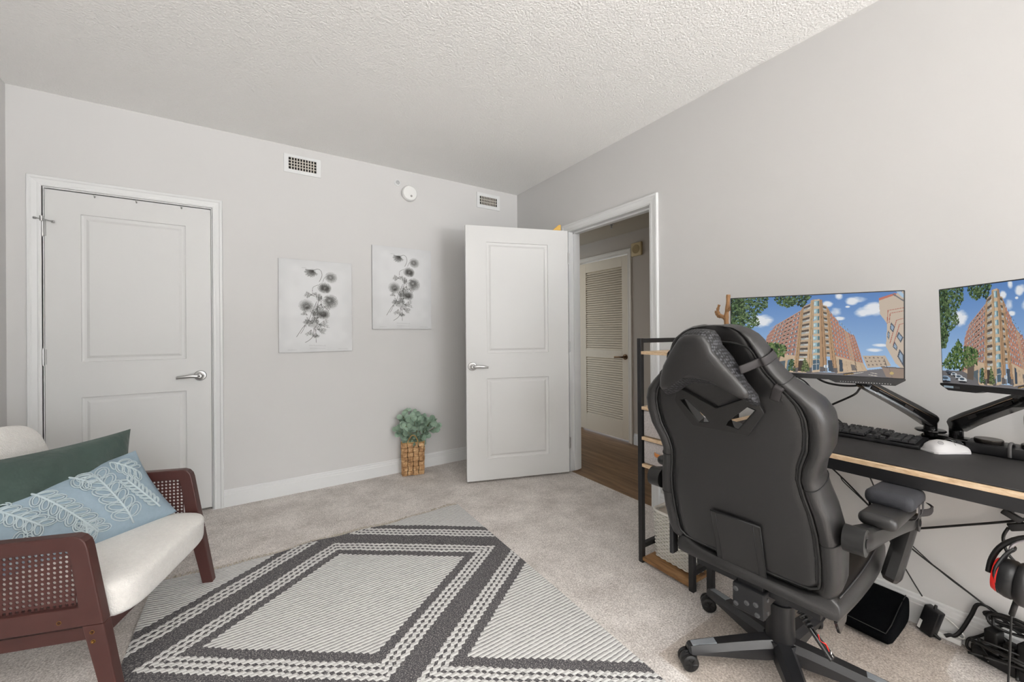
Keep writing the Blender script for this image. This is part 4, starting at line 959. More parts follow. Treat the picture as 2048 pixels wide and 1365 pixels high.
# dual monitor arm
ma = thing('monitor_mount', 'black gas-spring monitor arm mount with two arms, standing at the back of the desk', 'monitor mount', (0, 0, 0))
b = MB(); b.rbox((-.075, -2.985, DT+.008), (.085, .15, .016), .006); b.rbox((-.075, -2.985, DT+.022), (.060, .125, .016), .008); b.box(-.060, -.020, -3.01, -2.96, DT-.05, DT+.01)
obj('base', b, M_gloss, ma, smooth=True, autosmooth=AS)
def arm_link(E, U, rz0, ring):
    E = Vector(E); U = Vector(U)
    b = MB(); b.cyl((E.x, E.y, DT+.026), (E.x, E.y, E.z-.01), .019, n=24)
    if ring: b.lathe([(.020, 0), (.040, .002), (.043, .006), (.040, .010), (.022, .012)], (E.x, E.y, rz0))
    obj('post', b, M_gloss, ma, smooth=True, autosmooth=AS)
    # spring arm: box section with rounded back, thick at the elbow
    d = (U-E); L = d.length; d.normalize(); side = Vector((d.y, -d.x, 0)).normalized(); upv = side.cross(d)
    if upv.z < 0: upv = -upv
    rings = []
    for k, (s, hw, ht, hb) in enumerate(((-.020, .012, .010, .016), (-.012, .019, .018, .026), (.0, .021, .022, .030), (.06, .021, .024, .024), (L*.5, .020, .023, .021), (L-.04, .019, .021, .020), (L-.01, .019, .020, .020), (L+.008, .014, .012, .012))):
        c = E+d*s
        prof = [(-hw, -hb), (hw, -hb), (hw, ht*.45), (hw*.75, ht*.85), (hw*.3, ht), (-hw*.3, ht), (-hw*.75, ht*.85), (-hw, ht*.45)]
        rings.append([c+side*a+upv*q for a, q in prof])
    a = obj('spring_arm', MB().loft(rings), M_gloss, ma, smooth=True, autosmooth=.55)
    for s0, s1 in ((.30, .42), (.80, .90)):
        for sg in (-1, 1):
            b = MB(); c0 = E+d*(L*s0); c1 = E+d*(L*s1); vs = []
            for c, q in ((c0, -.006), (c1, -.006), (c1, .006), (c0, .006)): vs.append(c+side*(sg*.0206)+upv*(q-.006))
            vs += [p+side*sg*.0012 for p in vs]; b.add(vs, [(0, 1, 2, 3), (4, 7, 6, 5), (0, 4, 5, 1), (1, 5, 6, 2), (2, 6, 7, 3), (3, 7, 4, 0)])
            obj('cable_slot', b, M_shade, a, label='dark slot in the arm cover')
    pts = [E+d*s+side*.0215*(-1 if side.dot(Vector((-1, -.3, 0))) < 0 else 1)+upv*.004 for s in (.01, L*.3, L*.7, L-.02)]
    b = MB(); b.tube(pts, .0014, n=6); obj('trim_strip', b, mat('bronze trim strip', rgb(150, 128, 108), rough=.25, metal=.8), a, smooth=True)
def head(U, Cc, back):
    U = Vector(U); Cc = Vector(Cc); back = Vector(back).normalized(); h = Cc+back*.075
    b = MB(); b.cyl(U+Vector((0, 0, .0)), U+Vector((0, 0, .05)), .019, n=20); b.tube([U+Vector((0, 0, .04)), (U+h)/2+Vector((0, 0, .03)), h], .014, n=10, smooth=4); b.cyl(h, Cc+back*.047, .02, n=18)
    side = Vector((back.y, -back.x, 0)); zz = Vector((0, 0, 1)); P = [Cc+back*q+side*a+zz*c for q in (.047, .053) for a, c in ((-.055, -.055), (.055, -.055), (.055, .055), (-.055, .055))]
    b.add(P, [(3, 2, 1, 0), (4, 5, 6, 7), (0, 1, 5, 4), (1, 2, 6, 5), (2, 3, 7, 6), (3, 0, 4, 7)]); obj('head', b, M_blackmetal, ma, smooth=True, autosmooth=AS)
arm_link((-.105, -2.950, .845), (-.285, -2.800, .984), .797, True); head((-.30, -2.788, .985), (-.4129, -2.6758, 1.155), (.94, .342, 0))
arm_link((-.085, -3.012, .838), (-.262, -3.186, .972), .79, False); head((-.272, -3.194, .975), (-.4603, -3.2377, 1.158), (.835, -.55, 0))

# ------------------------------------------------------------------ keyboard
kb = thing('keyboard', 'black mechanical keyboard on the desk pad, partly behind the chair', 'keyboard', (-.277, -2.953+.438, DT), -PI/2)
KW, KD = .438, .130
def kz(y): return .015+.011*y/KD
b = MB(); b.prism([(0, .002), (KD, .002), (KD, .022), (KD-.002, .0245), (.004, .0135), (0, .011)], (0, KW), lambda a, z, c: Vector((c, a, z))); obj('case', b, M_blackplastic, kb, bevel=.0015)
M_key = mat('black keycap', rgb(38, 38, 40), rough=.42)
cap = {}
def keycap(w, h=1.0):
    if (w, h) in cap: return cap[(w, h)]
    b = MB(); hw = w*.0187/2-.0006; hd = h*.0187/2-.00055
    r0 = [(-hw, -hd, 0), (hw, -hd, 0), (hw, hd, 0), (-hw, hd, 0)]; q = .0022; r1 = [(-hw+q, -hd+q, .0075), (hw-q, -hd+q, .0075), (hw-q, hd-.0012, .0075), (-hw+q, hd-.0012, .0075)]
    m_ = [(a*.4+c*.6 for a, c in zip(p, s)) for p, s in zip(r0, r1)]; b.loft([r0, r1])
    o = obj('key', b, M_key, kb, bevel=.0006); cap[(w, h)] = o; o['used'] = 0; return o
def put(u0, row, w=1, h=1.0):
    src = keycap(w, h); x = .0085+(u0+w/2)*.0187; y = .0125+row*.0187+(.005 if row == 5 else 0)
    if src['used']: o = src.copy(); COL.objects.link(o)
    else: o = src
    src['used'] = 1; o.location = (x, y, kz(y)+.003); o.rotation_euler = (.085, 0, 0)
for u, w in ((0, 1.25), (1.25, 1.25), (2.5, 1.25), (3.75, 6.25), (10, 1.25), (11.25, 1.25), (12.5, 1.25), (13.75, 1.25), (15.25, 1), (16.25, 1), (17.25, 1), (18.5, 2), (20.5, 1)): put(u, 0, w)
put(0, 1, 2.25); [put(2.25+i, 1) for i in range(10)]; put(12.25, 1, 2.75); put(16.25, 1); [put(18.5+i, 1) for i in range(3)]
put(0, 2, 1.75); [put(1.75+i, 2) for i in range(11)]; put(12.75, 2, 2.25); [put(18.5+i, 2) for i in range(3)]
put(0, 3, 1.5); [put(1.5+i, 3) for i in range(12)]; put(13.5, 3, 1.5); [put(15.25+i, 3) for i in range(3)]; [put(18.5+i, 3) for i in range(3)]
[put(i, 4) for i in range(13)]; put(13, 4, 2); [put(15.25+i, 4) for i in range(3)]; [put(18.5+i, 4) for i in range(4)]
put(21.5, .5, 1, 2.0); put(21.5, 2.5, 1, 2.0); put(0, 5); [put(2+i, 5) for i in range(4)]; [put(6.5+i, 5) for i in range(4)]; [put(11+i, 5) for i in range(4)]; [put(15.25+i, 5) for i in range(3)]
for o in list(kb.children):
    if 'used' in o: del o['used']

# ------------------------------------------------------------------ mouse
M_seam = mat('grey seam', rgb(140, 140, 140), rough=.5)
ms = thing('computer_mouse', 'white gaming mouse on the desk pad to the right of the keyboard', 'mouse', (-.222, -3.010, DT), math.atan2(-.60, .80))
b = MB(); n = 40; rings = []
prof = [(0.0, .2, .006), (.02, .62, .020), (.08, .84, .030), (.2, .98, .0375), (.35, 1.0, .0405), (.5, .93, .0385), (.65, .88, .034), (.8, .86, .028), (.93, .78, .022), (.985, .60, .017), (1.0, .3, .010)]
for t, wv, hz in prof:
    x = -.062+.124*t; r_ = []
    for k in range(n):
        a = PI*2*k/n; cy, cz = math.cos(a), math.sin(a); yy = .031*wv*(abs(cy)**.75)*(1 if cy > 0 else -1); zz = max(cz, -.15)
        flare = .012*wv*max(0, 1-abs(zz+.1)/.3)*(1 if cy > 0 else .3)*abs(cy)
        r_.append((x, yy+(flare if cy > 0 else -flare), .004+(hz-.004)*max(0, zz)**.8))
    rings.append(r_)
b.loft(rings); M_shell = mat('white mouse shell', rgb(196, 194, 194), rough=.42)
obj('shell', b, M_shell, ms, smooth=True, autosmooth=.9)
b = MB(); b.tube([(.010, -.0004, .0420), (.03, 0, .036), (.055, 0, .027)], .0007, n=5); obj('button_split', b, M_seam, ms, smooth=True, label='thin grey seam between the buttons')
b = MB(); b.tube([(.005, -.026, .028), (.010, -.013, .038), (.010, .0, .0415), (.010, .013, .038), (.005, .026, .028)], .0007, n=5, smooth=3)
obj('button_seam', b, M_seam, ms, smooth=True, label='thin grey seam behind the buttons')
b = MB(); b.cyl((.038, -.004, .029), (.038, .004, .029), .010, n=16); obj('scroll_wheel', b, M_blackplastic, ms, smooth=True, autosmooth=AS)
b = MB(); c0 = Vector((-.036, -.019, .0352)); nrm = Vector((-.25, -.55, .8)).normalized(); u_ = Vector((.8, -.6, 0)).normalized(); u_ = (u_-nrm*u_.dot(nrm)).normalized(); w_ = nrm.cross(u_)
b.tube([c0+u_*.0068*math.cos(2*PI*k/20)+w_*.0068*math.sin(2*PI*k/20) for k in range(20)], .0005, n=5, closed=True)
b.tube([c0+u_*a+w_*q for a, q in ((-.004, .003), (-.004, -.002), (-.001, .002), (-.001, -.003), (.002, .003), (.002, -.002), (.004, .001))], .0005, n=5)
obj('emblem', b, mat('dark emblem', rgb(70, 72, 78), rough=.5), ms, label='small dark round emblem')
b = MB(); b.prism([(-.066, -.028), (-.058, -.036), (.0, -.032), (.05, -.030), (.062, -.016), (.062, .016), (.05, .030), (0, .034), (-.05, .034), (-.066, .02)], (.0005, .0050), lambda a, c, z: Vector((a, c, z))); obj('base_plate', b, M_shell, ms, smooth=True, autosmooth=AS)

# puck dial box
pk = thing('dial_box', 'low black box with two round dials on the desk behind the mouse', 'controller', (-.118, -3.19, DT))
b = MB(); b.rbox((0, 0, .017), (.105, .29, .034), .004); obj('box', b, M_blackplastic, pk, smooth=True, autosmooth=AS)
for y in (.098, -.004): 
    b = MB(); b.lathe([(.033, .0), (.034, .002), (.034, .011), (.0325, .0135), (.001, .0135)], (0, y, .034)); obj('dial', b, mat('dark bronze dial', rgb(64, 60, 56), rough=.3, metal=.7), pk, smooth=True, autosmooth=.5, label='round dark metal dial')
b = MB(); b.tube([(-.054, .048, .004), (-.056, .048, .03), (-.045, .048, .044), (-.02, .046, .046), (.0, .045, .036)], .0045, n=8, smooth=4); obj('jack_plug', b, mat('braided grey', rgb(80, 78, 78), rough=.7), pk, smooth=True)

# ------------------------------------------------------------------ chair mat, footrest
m = bpy.data.materials.new('clear vinyl'); m.use_nodes = True; t = NT(m); t.n.remove(t.n['Principled BSDF']); out = t.n['Material Output']
tr = t.add('ShaderNodeBsdfTransparent'); tr.inputs[0].default_value = (.968, .955, .94, 1); gl = t.add('ShaderNodeBsdfGlossy'); gl.inputs['Roughness'].default_value = .3
mx = t.add('ShaderNodeMixShader'); mx.inputs[0].default_value = .045; t.link(tr.outputs[0], mx.inputs[1]); t.link(gl.outputs[0], mx.inputs[2]); t.link(mx.outputs[0], out.inputs[0])
b = MB(); b.prism([(-.068, -2.419), (-.068, -3.007), (-.235, -3.007), (-.285, -3.028), (-.30, -3.06), (-.30, -3.20), (-1.005, -3.20), (-1.005, -2.419)][::-1], (.0006, .0030), lambda a, c, z: Vector((a, c, z)))
tag(obj('chair_mat', b, m), 'clear plastic chair mat on the carpet under the gaming chair', 'chair mat')
fr = thing('footrest', 'black plush footrest cushion on the floor under the desk', 'footrest', (-.288, -2.875, .0032))
pr_ = [(0, 0), (.235, 0), (.262, .012), (.272, .04), (.270, .085), (.262, .100), (.245, .108), (.20, .108), (.15, .096), (.10, .074), (.06, .062), (.018, .056), (.004, .050), (-.002, .03)]
b = MB(); YS = [0, .006, .02, .06, .2, .36, .40, .414, .42]; rings = []
for i, y in enumerate(YS):
    k = 1-.06*math.exp(-min(y, .42-y)/.008); rings.append([(.135+(a-.135)*k, y, .054+(z-.054)*(k if z > .03 else 1)) for a, z in pr_])
b.loft(rings); obj('cushion', b, mat('black plush', rgb(9, 10, 12), rough=1.0, bump=(260, .6, .003), spec=.05), fr, smooth=True, sub=1)
b = MB(); b.tube([(.004, .012, .054), (.004, .2, .0565), (.004, .41, .054)], .0016, n=6); b.tube([(.004, .012, .055), (.06, .010, .063), (.15, .008, .097), (.245, .010, .109)], .0016, n=6)
obj('piping', b, mat('black stitching', rgb(26, 25, 25), rough=.8), fr, smooth=True)

# ------------------------------------------------------------------ headset hanging from the desk edge
HC = Vector((-.573, -3.184, .525)); rz = math.atan2(-.97, -.10)
hk = thing('headset_hook', 'black headset hook clamped to the front edge of the desk', 'hook', (-.50, -3.268, DZT))
b = MB(); b.box(-.058, .03, -.014, .014, .006, .012); b.box(-.070, -.058, -.014, .014, -.075, .012); b.box(-.06, .02, -.014, .014, -.062, -.056); b.box(-.125, -.06, -.02, .02, -.072, -.064); b.box(-.13, -.122, -.02, .02, -.072, -.045)
obj('hook_body', b, M_blackplastic, hk, bevel=.001)
hs = thing('headset', 'black and red headset hanging under the desk edge by the photo border', 'headset', HC, rz)
M_red = mat('red plastic', rgb(226, 40, 34), rough=.35); M_alu = mat('brushed aluminium', rgb(196, 190, 196), rough=.3, metal=.85)
M_softpad = mat('black leatherette ear pad', rgb(30, 29, 30), rough=.4)
for sg, cx in ((1, 0.0), (-1, .165)):      # cup near the frame edge, the other off to the side
    b = MB(); b.lathe([(.030, -.020), (.046, -.018), (.050, -.006), (.050, .004), (.044, .012)], (cx, 0, 0), (sg, 0, -.08*sg), n=28); c = obj('ear_cup', b, M_blackplastic, hs, smooth=True, autosmooth=AS)
    b = MB(); b.lathe([(.030, .010), (.050, .010), (.056, .018), (.056, .028), (.048, .036), (.030, .034)], (cx, 0, 0), (sg, 0, -.08*sg), n=28); obj('ear_pad', b, M_softpad, hs, smooth=True, autosmooth=.9)
    b = MB(); b.lathe([(.020, -.030), (.041, -.029), (.045, -.022), (.045, -.018)], (cx, 0, 0), (sg, 0, -.08*sg), n=28); obj('accent', b, M_red, c, smooth=True, autosmooth=AS, label='red accent plate')
    b = MB(); b.tube([(cx-sg*.016, -.030, -.03), (cx-sg*.022, -.034, .02), (cx-sg*.01, -.012, .060), (cx+sg*.004, 0, .082)], (.011, .004), n=8, smooth=4, flat=Vector((0, 1, 0))); b.tube([(cx-sg*.016, .030, -.03), (cx-sg*.022, .034, .02), (cx-sg*.01, .012, .060), (cx+sg*.004, 0, .082)], (.011, .004), n=8, smooth=4, flat=Vector((0, 1, 0))); obj('yoke', b, M_blackplastic, hs, smooth=True)
arc = [(.0825-.085*math.cos(a), 0, .075+.055*math.sin(a)) for a in [PI*i/16 for i in range(17)]]
b = MB(); b.tube(arc, (.011, .0035), n=8, flat=Vector((0, 1, 0))); obj('inner_band', b, M_alu, hs, smooth=True, label='ribbed silver inner band')
b = MB(); b.tube([(-.040, -.004, .0), (-.034, 0, .04), (-.014, 0, .085), (.025, 0, .122), (.0825, 0, .138), (.14, 0, .122), (.180, 0, .085), (.20, 0, .04)], (.006, .006), n=8, smooth=4); obj('outer_band', b, M_rubber, hs, smooth=True)
b = MB(); b.tube([(.008, -.01, -.050), (.0, -.01, -.09)], .0055, n=8); b.tube([(.0, -.01, -.085), (-.004, -.008, -.2), (-.010, -.006, -.36), (-.012, 0, -.52), (.03, -.02, -.5215), (.12, -.05, -.5215)], .0022, n=7, smooth=5); obj('cable', b, M_rubber, hs, smooth=True, label='thin black cable hanging straight down')

# ------------------------------------------------------------------ cables along the wall
def cable(label, pts, r=.0028, sm=8, flat=None, group=None, name='cable', m=None):
    b = MB(); b.tube(pts, r, n=8, smooth=sm, flat=flat); o = obj(name, b, m or M_rubber, smooth=True)
    return tag(o, label, 'cable', group)
WX = -.020
cable('black cable running from behind the chair back down the wall to the cord tangle', [(WX, -2.34, .70), (WX, -2.52, .62), (WX, -2.66, .512), (WX-.01, -2.80, .375), (WX-.008, -2.875, .306), (WX-.01, -2.995, .232), (WX-.012, -3.09, .172), (-.03, -3.16, .12), (-.03, -3.30, .05)], .0034)
cable('upper thin black cable curving along the wall behind the armrest pad', [(WX, -2.40, .66), (WX, -2.62, .545), (WX, -2.66, .50), (WX-.005, -2.72, .45), (WX-.01, -2.80, .38), (WX, -2.872, .318), (WX, -2.96, .246), (WX, -3.06, .185), (-.03, -3.2, .10)], .0022)
cable('thin black cable hanging from the desk to the armrest level', [(WX, -2.70, .70), (WX, -2.735, .59), (WX, -2.765, .51), (WX, -2.79, .42), (WX, -2.80, .36), (WX, -2.84, .25), (WX, -2.875, .18), (WX-.004, -2.908, .125)], .0026)
cable('taut black cable stretched level along the wall under the desk', [(WX, -2.79, .345), (WX, -2.86, .372), (WX, -2.90, .389), (WX-.004, -3.00, .442), (WX-.004, -3.107, .498), (WX, -3.16, .53), (WX, -3.24, .60)], .0042, 4)
b = MB(); r = random.Random(9); c = Vector((WX-.03, -2.812, .345))
for k in range(11):
    a = r.uniform(0, 2*PI); d = Vector((r.uniform(-.3, .3), math.cos(a), math.sin(a))).normalized(); l = r.uniform(.03, .055); b.tube([c+d*l*-.9, c+Vector((r.uniform(-.012, .012), r.uniform(-.012, .012), r.uniform(-.012, .012))), c+d*l], .0028, n=6, smooth=5)
tag(obj('cable_bundle', b, M_rubber, smooth=True), 'bunched black cable coil seen between the armrest links', 'cable bundle')
# power brick and its flat cord
pb = thing('power_brick', 'black power adapter brick leaning on the baseboard beside the footrest', 'power adapter', (-.050, -2.922, .0032)); pb.rotation_euler = (.22, .10, -.35)
b = MB(); b.rbox((0, 0, .054), (.034, .048, .106), .004); obj('brick', b, M_blackplastic, pb, smooth=True, autosmooth=AS)
b = MB(); b.box(-.018, -.0165, .012, .021, .008, .044); obj('sticker', b, M_whiteplastic, pb, label='small white label')
b = MB(); b.cyl((0, 0, .106), (.002, .002, .122), .006, .004, n=10); b.cyl((0, -.022, .016), (.002, -.042, .012), .007, .005, n=10); obj('strain_relief', b, M_rubber, pb, smooth=True, autosmooth=AS)
fl_ = Vector((0, .35, 1))
cable('flat black cord from the brick up to the coiled cords', [(-.045, -2.972, .018), (-.040, -2.985, .028), (-.036, -2.996, .03), (-.026, -3.012, .058), (-.020, -3.035, .125), (-.020, -3.050, .172), (-.020, -3.075, .178), (-.022, -3.10, .165), (-.022, -3.125, .14)], (.0062, .0026), 8, flat=fl_)
cable('black cord curling from the coil down to the round plug', [(-.022, -3.11, .135), (-.022, -3.085, .105), (-.022, -3.066, .075), (-.026, -3.045, .052), (-.036, -3.030, .040), (-.046, -3.027, .018), (-.042, -3.038, .006), (-.036, -3.044, .010)], .0046, 8)
b = MB(); b.rbox((0, 0, .020), (.030, .032, .038), .010); b.cyl((.0, -.014, .018), (.0, -.030, .014), .002, n=8); pg = obj('round_plug', b, M_rubber, smooth=True, autosmooth=.9); pg.location = (-.036, -3.052, 0.0)
tag(pg, 'black power plug lying on the carpet by the baseboard', 'plug')
b = MB()
for k in range(6):
    rr = .035+.004*(k % 3); c = Vector((-.026-.006*k, -3.115-.003*k, .150+.006*(k % 4)))
    b.tube([c+Vector((.004*math.sin(2*a), rr*1.25*math.cos(a), rr*.42*math.sin(a)+.006*math.cos(a+k))) for a in [2*PI*i/26 for i in range(26)]], .0042, n=7, closed=True)
b.tube([(-.03, -3.085, .165), (-.055, -3.09, .155), (-.06, -3.092, .135), (-.03, -3.09, .128)], .004, n=6, smooth=4)
tag(obj('cord_coil', b, M_rubber, smooth=True), 'coiled black cord hanging at the wall behind the headset cable', 'cable coil')
cable('black cord looping below the coil to the power strip', [(-.028, -3.098, .13), (-.034, -3.108, .10), (-.04, -3.130, .075), (-.04, -3.150, .05), (-.045, -3.155, .02), (-.05, -3.140, .006), (-.055, -3.115, .03), (-.05, -3.10, .07), (-.04, -3.09, .10)], .0045)
ps = thing('power_strip', 'black power strip crowded with plugs on the floor in the corner of the photo', 'power strip', (-.062, -3.135, .0), math.atan2(-.96, -.28))
b = MB(); b.rbox((.03, 0, .020), (.24, .056, .038), .006); obj('strip_body', b, M_blackplastic, ps, smooth=True, autosmooth=AS)
for x, y, hh, s in ((-.045, .0, .085, .034), (-.005, .006, .060, .030), (.035, -.004, .09, .036), (.08, 0, .06, .03)):
    b = MB(); b.rbox((x, y, .035+hh/2), (s, .046, hh), .006); obj('plug', b, M_rubber, ps, smooth=True, autosmooth=AS)
b = MB(); r = random.Random(21)
for k in range(9):
    p = [Vector((r.uniform(-.08, .10), r.uniform(-.08, .03), r.uniform(.02, .10))) for _ in range(4)]; p[0].z = .03; b.tube(p, r.choice((.0035, .0045)), n=7, smooth=7)
obj('cords', b, M_rubber, ps, smooth=True, label='tangled black cords over the strip')
b = MB(); b.rbox((0, 0, .011), (.026, .075, .020), .004); wsx = obj('cord_cover', b, M_whiteplastic, smooth=True, autosmooth=AS); wsx.location = (-.028, -2.975, 0)
tag(wsx, 'white outlet bar lying along the baseboard', 'outlet bar')
cable('thin white cord looping over the baseboard above the white bar', [(-.024, -2.945, .06), (-.020, -2.96, .078), (-.022, -2.985, .070), (-.024, -3.008, .052), (-.026, -3.020, .035), (-.026, -3.012, .026), (-.026, -2.995, .03)], .003, m=M_whiteplastic)
# cables above the desk
cable('black cable sagging below the left monitor to the arm joint', [(-.30, -2.62, 1.03), (-.29, -2.67, .978), (-.28, -2.73, .962), (-.27, -2.79, .968), (-.28, -2.81, .99)], .0042)
cable('black cable dropping from the left monitor behind the chair shoulder', [(-.33, -2.58, 1.06), (-.20, -2.55, .98), (-.06, -2.54, .93), (-.04, -2.60, .83), (-.035, -2.67, .757)], .0034)
cable('black cable looping from the arm joint down behind the chair', [(-.27, -2.80, .965), (-.20, -2.77, .945), (-.06, -2.71, .90), (-.05, -2.63, .845), (-.045, -2.57, .80), (-.05, -2.60, .77), (-.06, -2.66, .762)], .0042)
cable('black cable hanging down the wall at the right photo edge above the desk', [(WX, -3.19, .95), (WX, -3.165, .90), (WX, -3.163, .84), (WX, -3.17, .775)], .0042)
# adapter tied under the desk near the border
ad = thing('cable_adapter', 'small black adapter tied with cables under the desk by the photo edge', 'adapter', (WX-.02, -3.135, .520))
b = MB(); b.rbox((0, .008, .012), (.018, .050, .022), .004, M=Matrix.Rotation(.5, 4, 'X')); b.rbox((-.004, -.006, -.020), (.014, .052, .026), .004, M=Matrix.Rotation(-.45, 4, 'X')); obj('adapter_body', b, M_blackplastic, ad, smooth=True, autosmooth=AS)
b = MB()
b.tube([(0, -.01, .17), (0, -.004, .10), (0, .0, .05), (0, .004, .015)], .0055, n=7, smooth=4)
for k in range(3): b.tube([Vector((-.01*k, -.03+.055*math.cos(a), .055+.012*math.sin(a)+.008*k*math.cos(a))) for a in [2*PI*i/20 for i in range(20)]], .003, n=6, closed=True)
b.tube([(0, .010, -.03), (0, .022, -.07), (0, .012, -.12), (0, -.02, -.16), (0, -.05, -.20), (.0, -.08, -.26)], .0045, n=7, smooth=5)
obj('cords', b, M_rubber, ad, smooth=True, label='loops of black cable')
# ------------------------------------------------------------------ gaming chair
gc = thing('gaming_chair', 'black leather gaming chair with winged back turned to the room, facing the desk', 'chair', (-.70, -2.69, .0032), math.radians(4))
def leather(name, c, rough=.38):
    m = bpy.data.materials.new(name); m.use_nodes = True; t = NT(m); b = t.n['Principled BSDF']; b.inputs['Base Color'].default_value = c; b.inputs['Roughness'].default_value = rough; b.inputs['Specular IOR Level'].default_value = .6
    tc = t.add('ShaderNodeTexCoord'); v = t.add('ShaderNodeTexVoronoi', i_Scale=420.0); t.link(tc.outputs['Object'], v.inputs['Vector'])
    n = t.add('ShaderNodeTexNoise', i_Scale=5.0, i_Detail=3.0); t.link(tc.outputs['Object'], n.inputs['Vector'])
    h = t.math('MULTIPLY_ADD', n.outputs[0], 9.0, v.outputs[0]); bp = t.add('ShaderNodeBump', i_Strength=.12, i_Distance=.001); t.link(h, bp.inputs['Height']); t.link(bp.outputs[0], b.inputs['Normal'])
    rr = t.math('MULTIPLY_ADD', n.outputs[0], .18, rough-.09); t.link(rr, b.inputs['Roughness']); return m
M_lea = leather('black faux leather', rgb(33, 32, 32), .37)
M_mesh = None
def mesh_mat():
    m = bpy.data.materials.new('black spacer mesh'); m.use_nodes = True; t = NT(m); b = t.n['Principled BSDF']; b.inputs['Roughness'].default_value = .65
    tc = t.add('ShaderNodeTexCoord'); v = t.add('ShaderNodeTexVoronoi', i_Scale=120.0); v.inputs['Randomness'].default_value = .25; t.link(tc.outputs['Object'], v.inputs['Vector'])
    r = t.add('ShaderNodeValToRGB'); e = r.color_ramp.elements; e[0].position = .25; e[0].color = rgb(72, 72, 76); e[1].position = .55; e[1].color = rgb(8, 8, 9); t.link(v.outputs[0], r.inputs[0]); t.link(r.outputs[0], b.inputs['Base Color'])
    bp = t.add('ShaderNodeBump', i_Strength=.6, i_Distance=.002); t.link(v.outputs[0], bp.inputs['Height']); t.link(bp.outputs[0], b.inputs['Normal']); return m
M_mesh = mesh_mat()
M_strap = mat('black elastic strap', rgb(46, 43, 44), rough=.7, bump=(900, .3, .0005))
LN = math.radians(15); YC = .026; X0, Z0 = -.23, .427
def bk(y, B, N=0.0): return Vector((X0-math.sin(LN)*B+math.cos(LN)*N, YC+y, Z0+math.cos(LN)*B+math.sin(LN)*N))
WK = [(-.012, .205), (.0, .228), (.02, .244), (.05, .254), (.12, .260), (.20, .259), (.26, .250), (.31, .236), (.36, .227), (.40, .235), (.45, .257), (.50, .264), (.54, .262), (.575, .249), (.605, .222), (.635, .190), (.66, .167), (.69, .149), (.72, .136), (.74, .126), (.757, .113), (.772, .093), (.782, .068), (.786, .04)]
def wid(B):
    for (b0, w0), (b1, w1) in zip(WK, WK[1:]):
        if b0 <= B <= b1:
            t = (B-b0)/(b1-b0); return w0+(w1-w0)*t
    return WK[0][1] if B < WK[0][0] else WK[-1][1]
PROF = [(0, .006), (.25, .004), (.5, .002), (.68, .001), (.76, .004), (.795, .010), (.82, .007), (.86, -.004), (.91, -.006), (.95, -.001), (.985, .018), (1.0, .045), (.995, .078), (.96, .104), (.90, .114), (.82, .104), (.70, .072), (.5, .038), (.25, .026), (0, .026)]
def rp(B, a, n_, sg=1, lift=0.0):
    w = wid(B); k = 1.0
    if B > .735: k = 1-.55*((B-.735)/.052)**2
    hd = max(0, min(1, (B-.53)/.11))
    if n_ > .045: n_ = .045+(n_-.045)*(1-.85*hd)
    return bk(sg*(a*w+lift*(1 if a > .9 else 0)), B, .045+(n_-.045)*k-(lift if n_ < .02 else (-lift if n_ > .05 else 0)))
def ring(B):
    w = wid(B); k = 1.0
    if B > .735: k = 1-.55*((B-.735)/.052)**2
    if B < .02: k = 1-.35*((.02-B)/.032)
    hd = max(0, min(1, (B-.53)/.11)); mid = .045
    r = []
    for sg, seq in ((1, PROF), (-1, PROF[-2:0:-1])):
        for a, n_ in seq:
            if hd and a < .75 and n_ < .03: n_ = n_+hd*.016*(1-(a/.75)**2)       # hollowed back of the head part
            if n_ > .045: n_ = .045+(n_-.045)*(1-.85*hd)
            n2 = mid+(n_-mid)*k; r.append(bk(sg*a*w, B, n2))
    return r
Bs = []
for (b0, _), (b1, _) in zip(WK, WK[1:]):
    q = max(1, int((b1-b0)/.012)); Bs += [b0+(b1-b0)*i/q for i in range(q)]
Bs.append(WK[-1][0])
bko = obj('backrest', MB().loft([ring(B) for B in Bs]), M_lea, gc, smooth=True, autosmooth=1.2)
# pass-through openings cut out of the shell
HOLE = [(.111, .553), (.092, .560), (.032, .504), (.024, .490), (.058, .484)]
for sg in (1, -1):
    cb = MB(); cb.prism([(sg*a+.008, c) for a, c in HOLE], (-.05, .2), lambda a, c, n_: bk(a, c, n_)); cut = obj('cutter', cb, M_lea, gc)
    md = bko.modifiers.new('cut', 'BOOLEAN'); md.object = cut; md.operation = 'DIFFERENCE'; md.solver = 'EXACT'
    bpy.context.view_layer.update(); dg = bpy.context.evaluated_depsgraph_get(); nm = bpy.data.meshes.new_from_object(bko.evaluated_get(dg)); bko.modifiers.clear(); old = bko.data; bko.data = nm; bpy.data.meshes.remove(old)
    cm = cut.data; bpy.data.objects.remove(cut); bpy.data.meshes.remove(cm)
bko.data.name = 'backrest'
# piping along the seam
def seam(f, n_, B0, B1, m=60): return [(f*wid(B0+(B1-B0)*i/m), B0+(B1-B0)*i/m) for i in range(m+1)]
b = MB(); s = seam(.815, 0, .035, .715); top_w = s[-1][0]
P = [bk(y, B, .003) for y, B in s]+[bk(top_w*.86, .732, .006), bk(top_w*.5, .741, .010), bk(0, .743, .012), bk(-top_w*.5, .741, .010), bk(-top_w*.86, .732, .006)]+[bk(-y, B, .003) for y, B in s[::-1]]
w0 = s[0][0]; P += [bk(-w0*.9, .022, .003), bk(-w0*.4, .016, .004), bk(0, .014, .005), bk(w0*.4, .016, .004), bk(w0*.9, .022, .003)]
b.tube(P, .0042, n=8, closed=True)
M_pipe = leather('black piping', rgb(20, 20, 20), .4); obj('piping', b, M_pipe, gc, smooth=True)
for sgn in (1, -1): b = MB(); b.tube([bk(sgn*y*1.055, B, -.0005) for y, B in s], .0028, n=6); obj('piping', b, M_pipe, gc, smooth=True)
M_thr = mat('black thread', rgb(20, 20, 20), rough=.7)
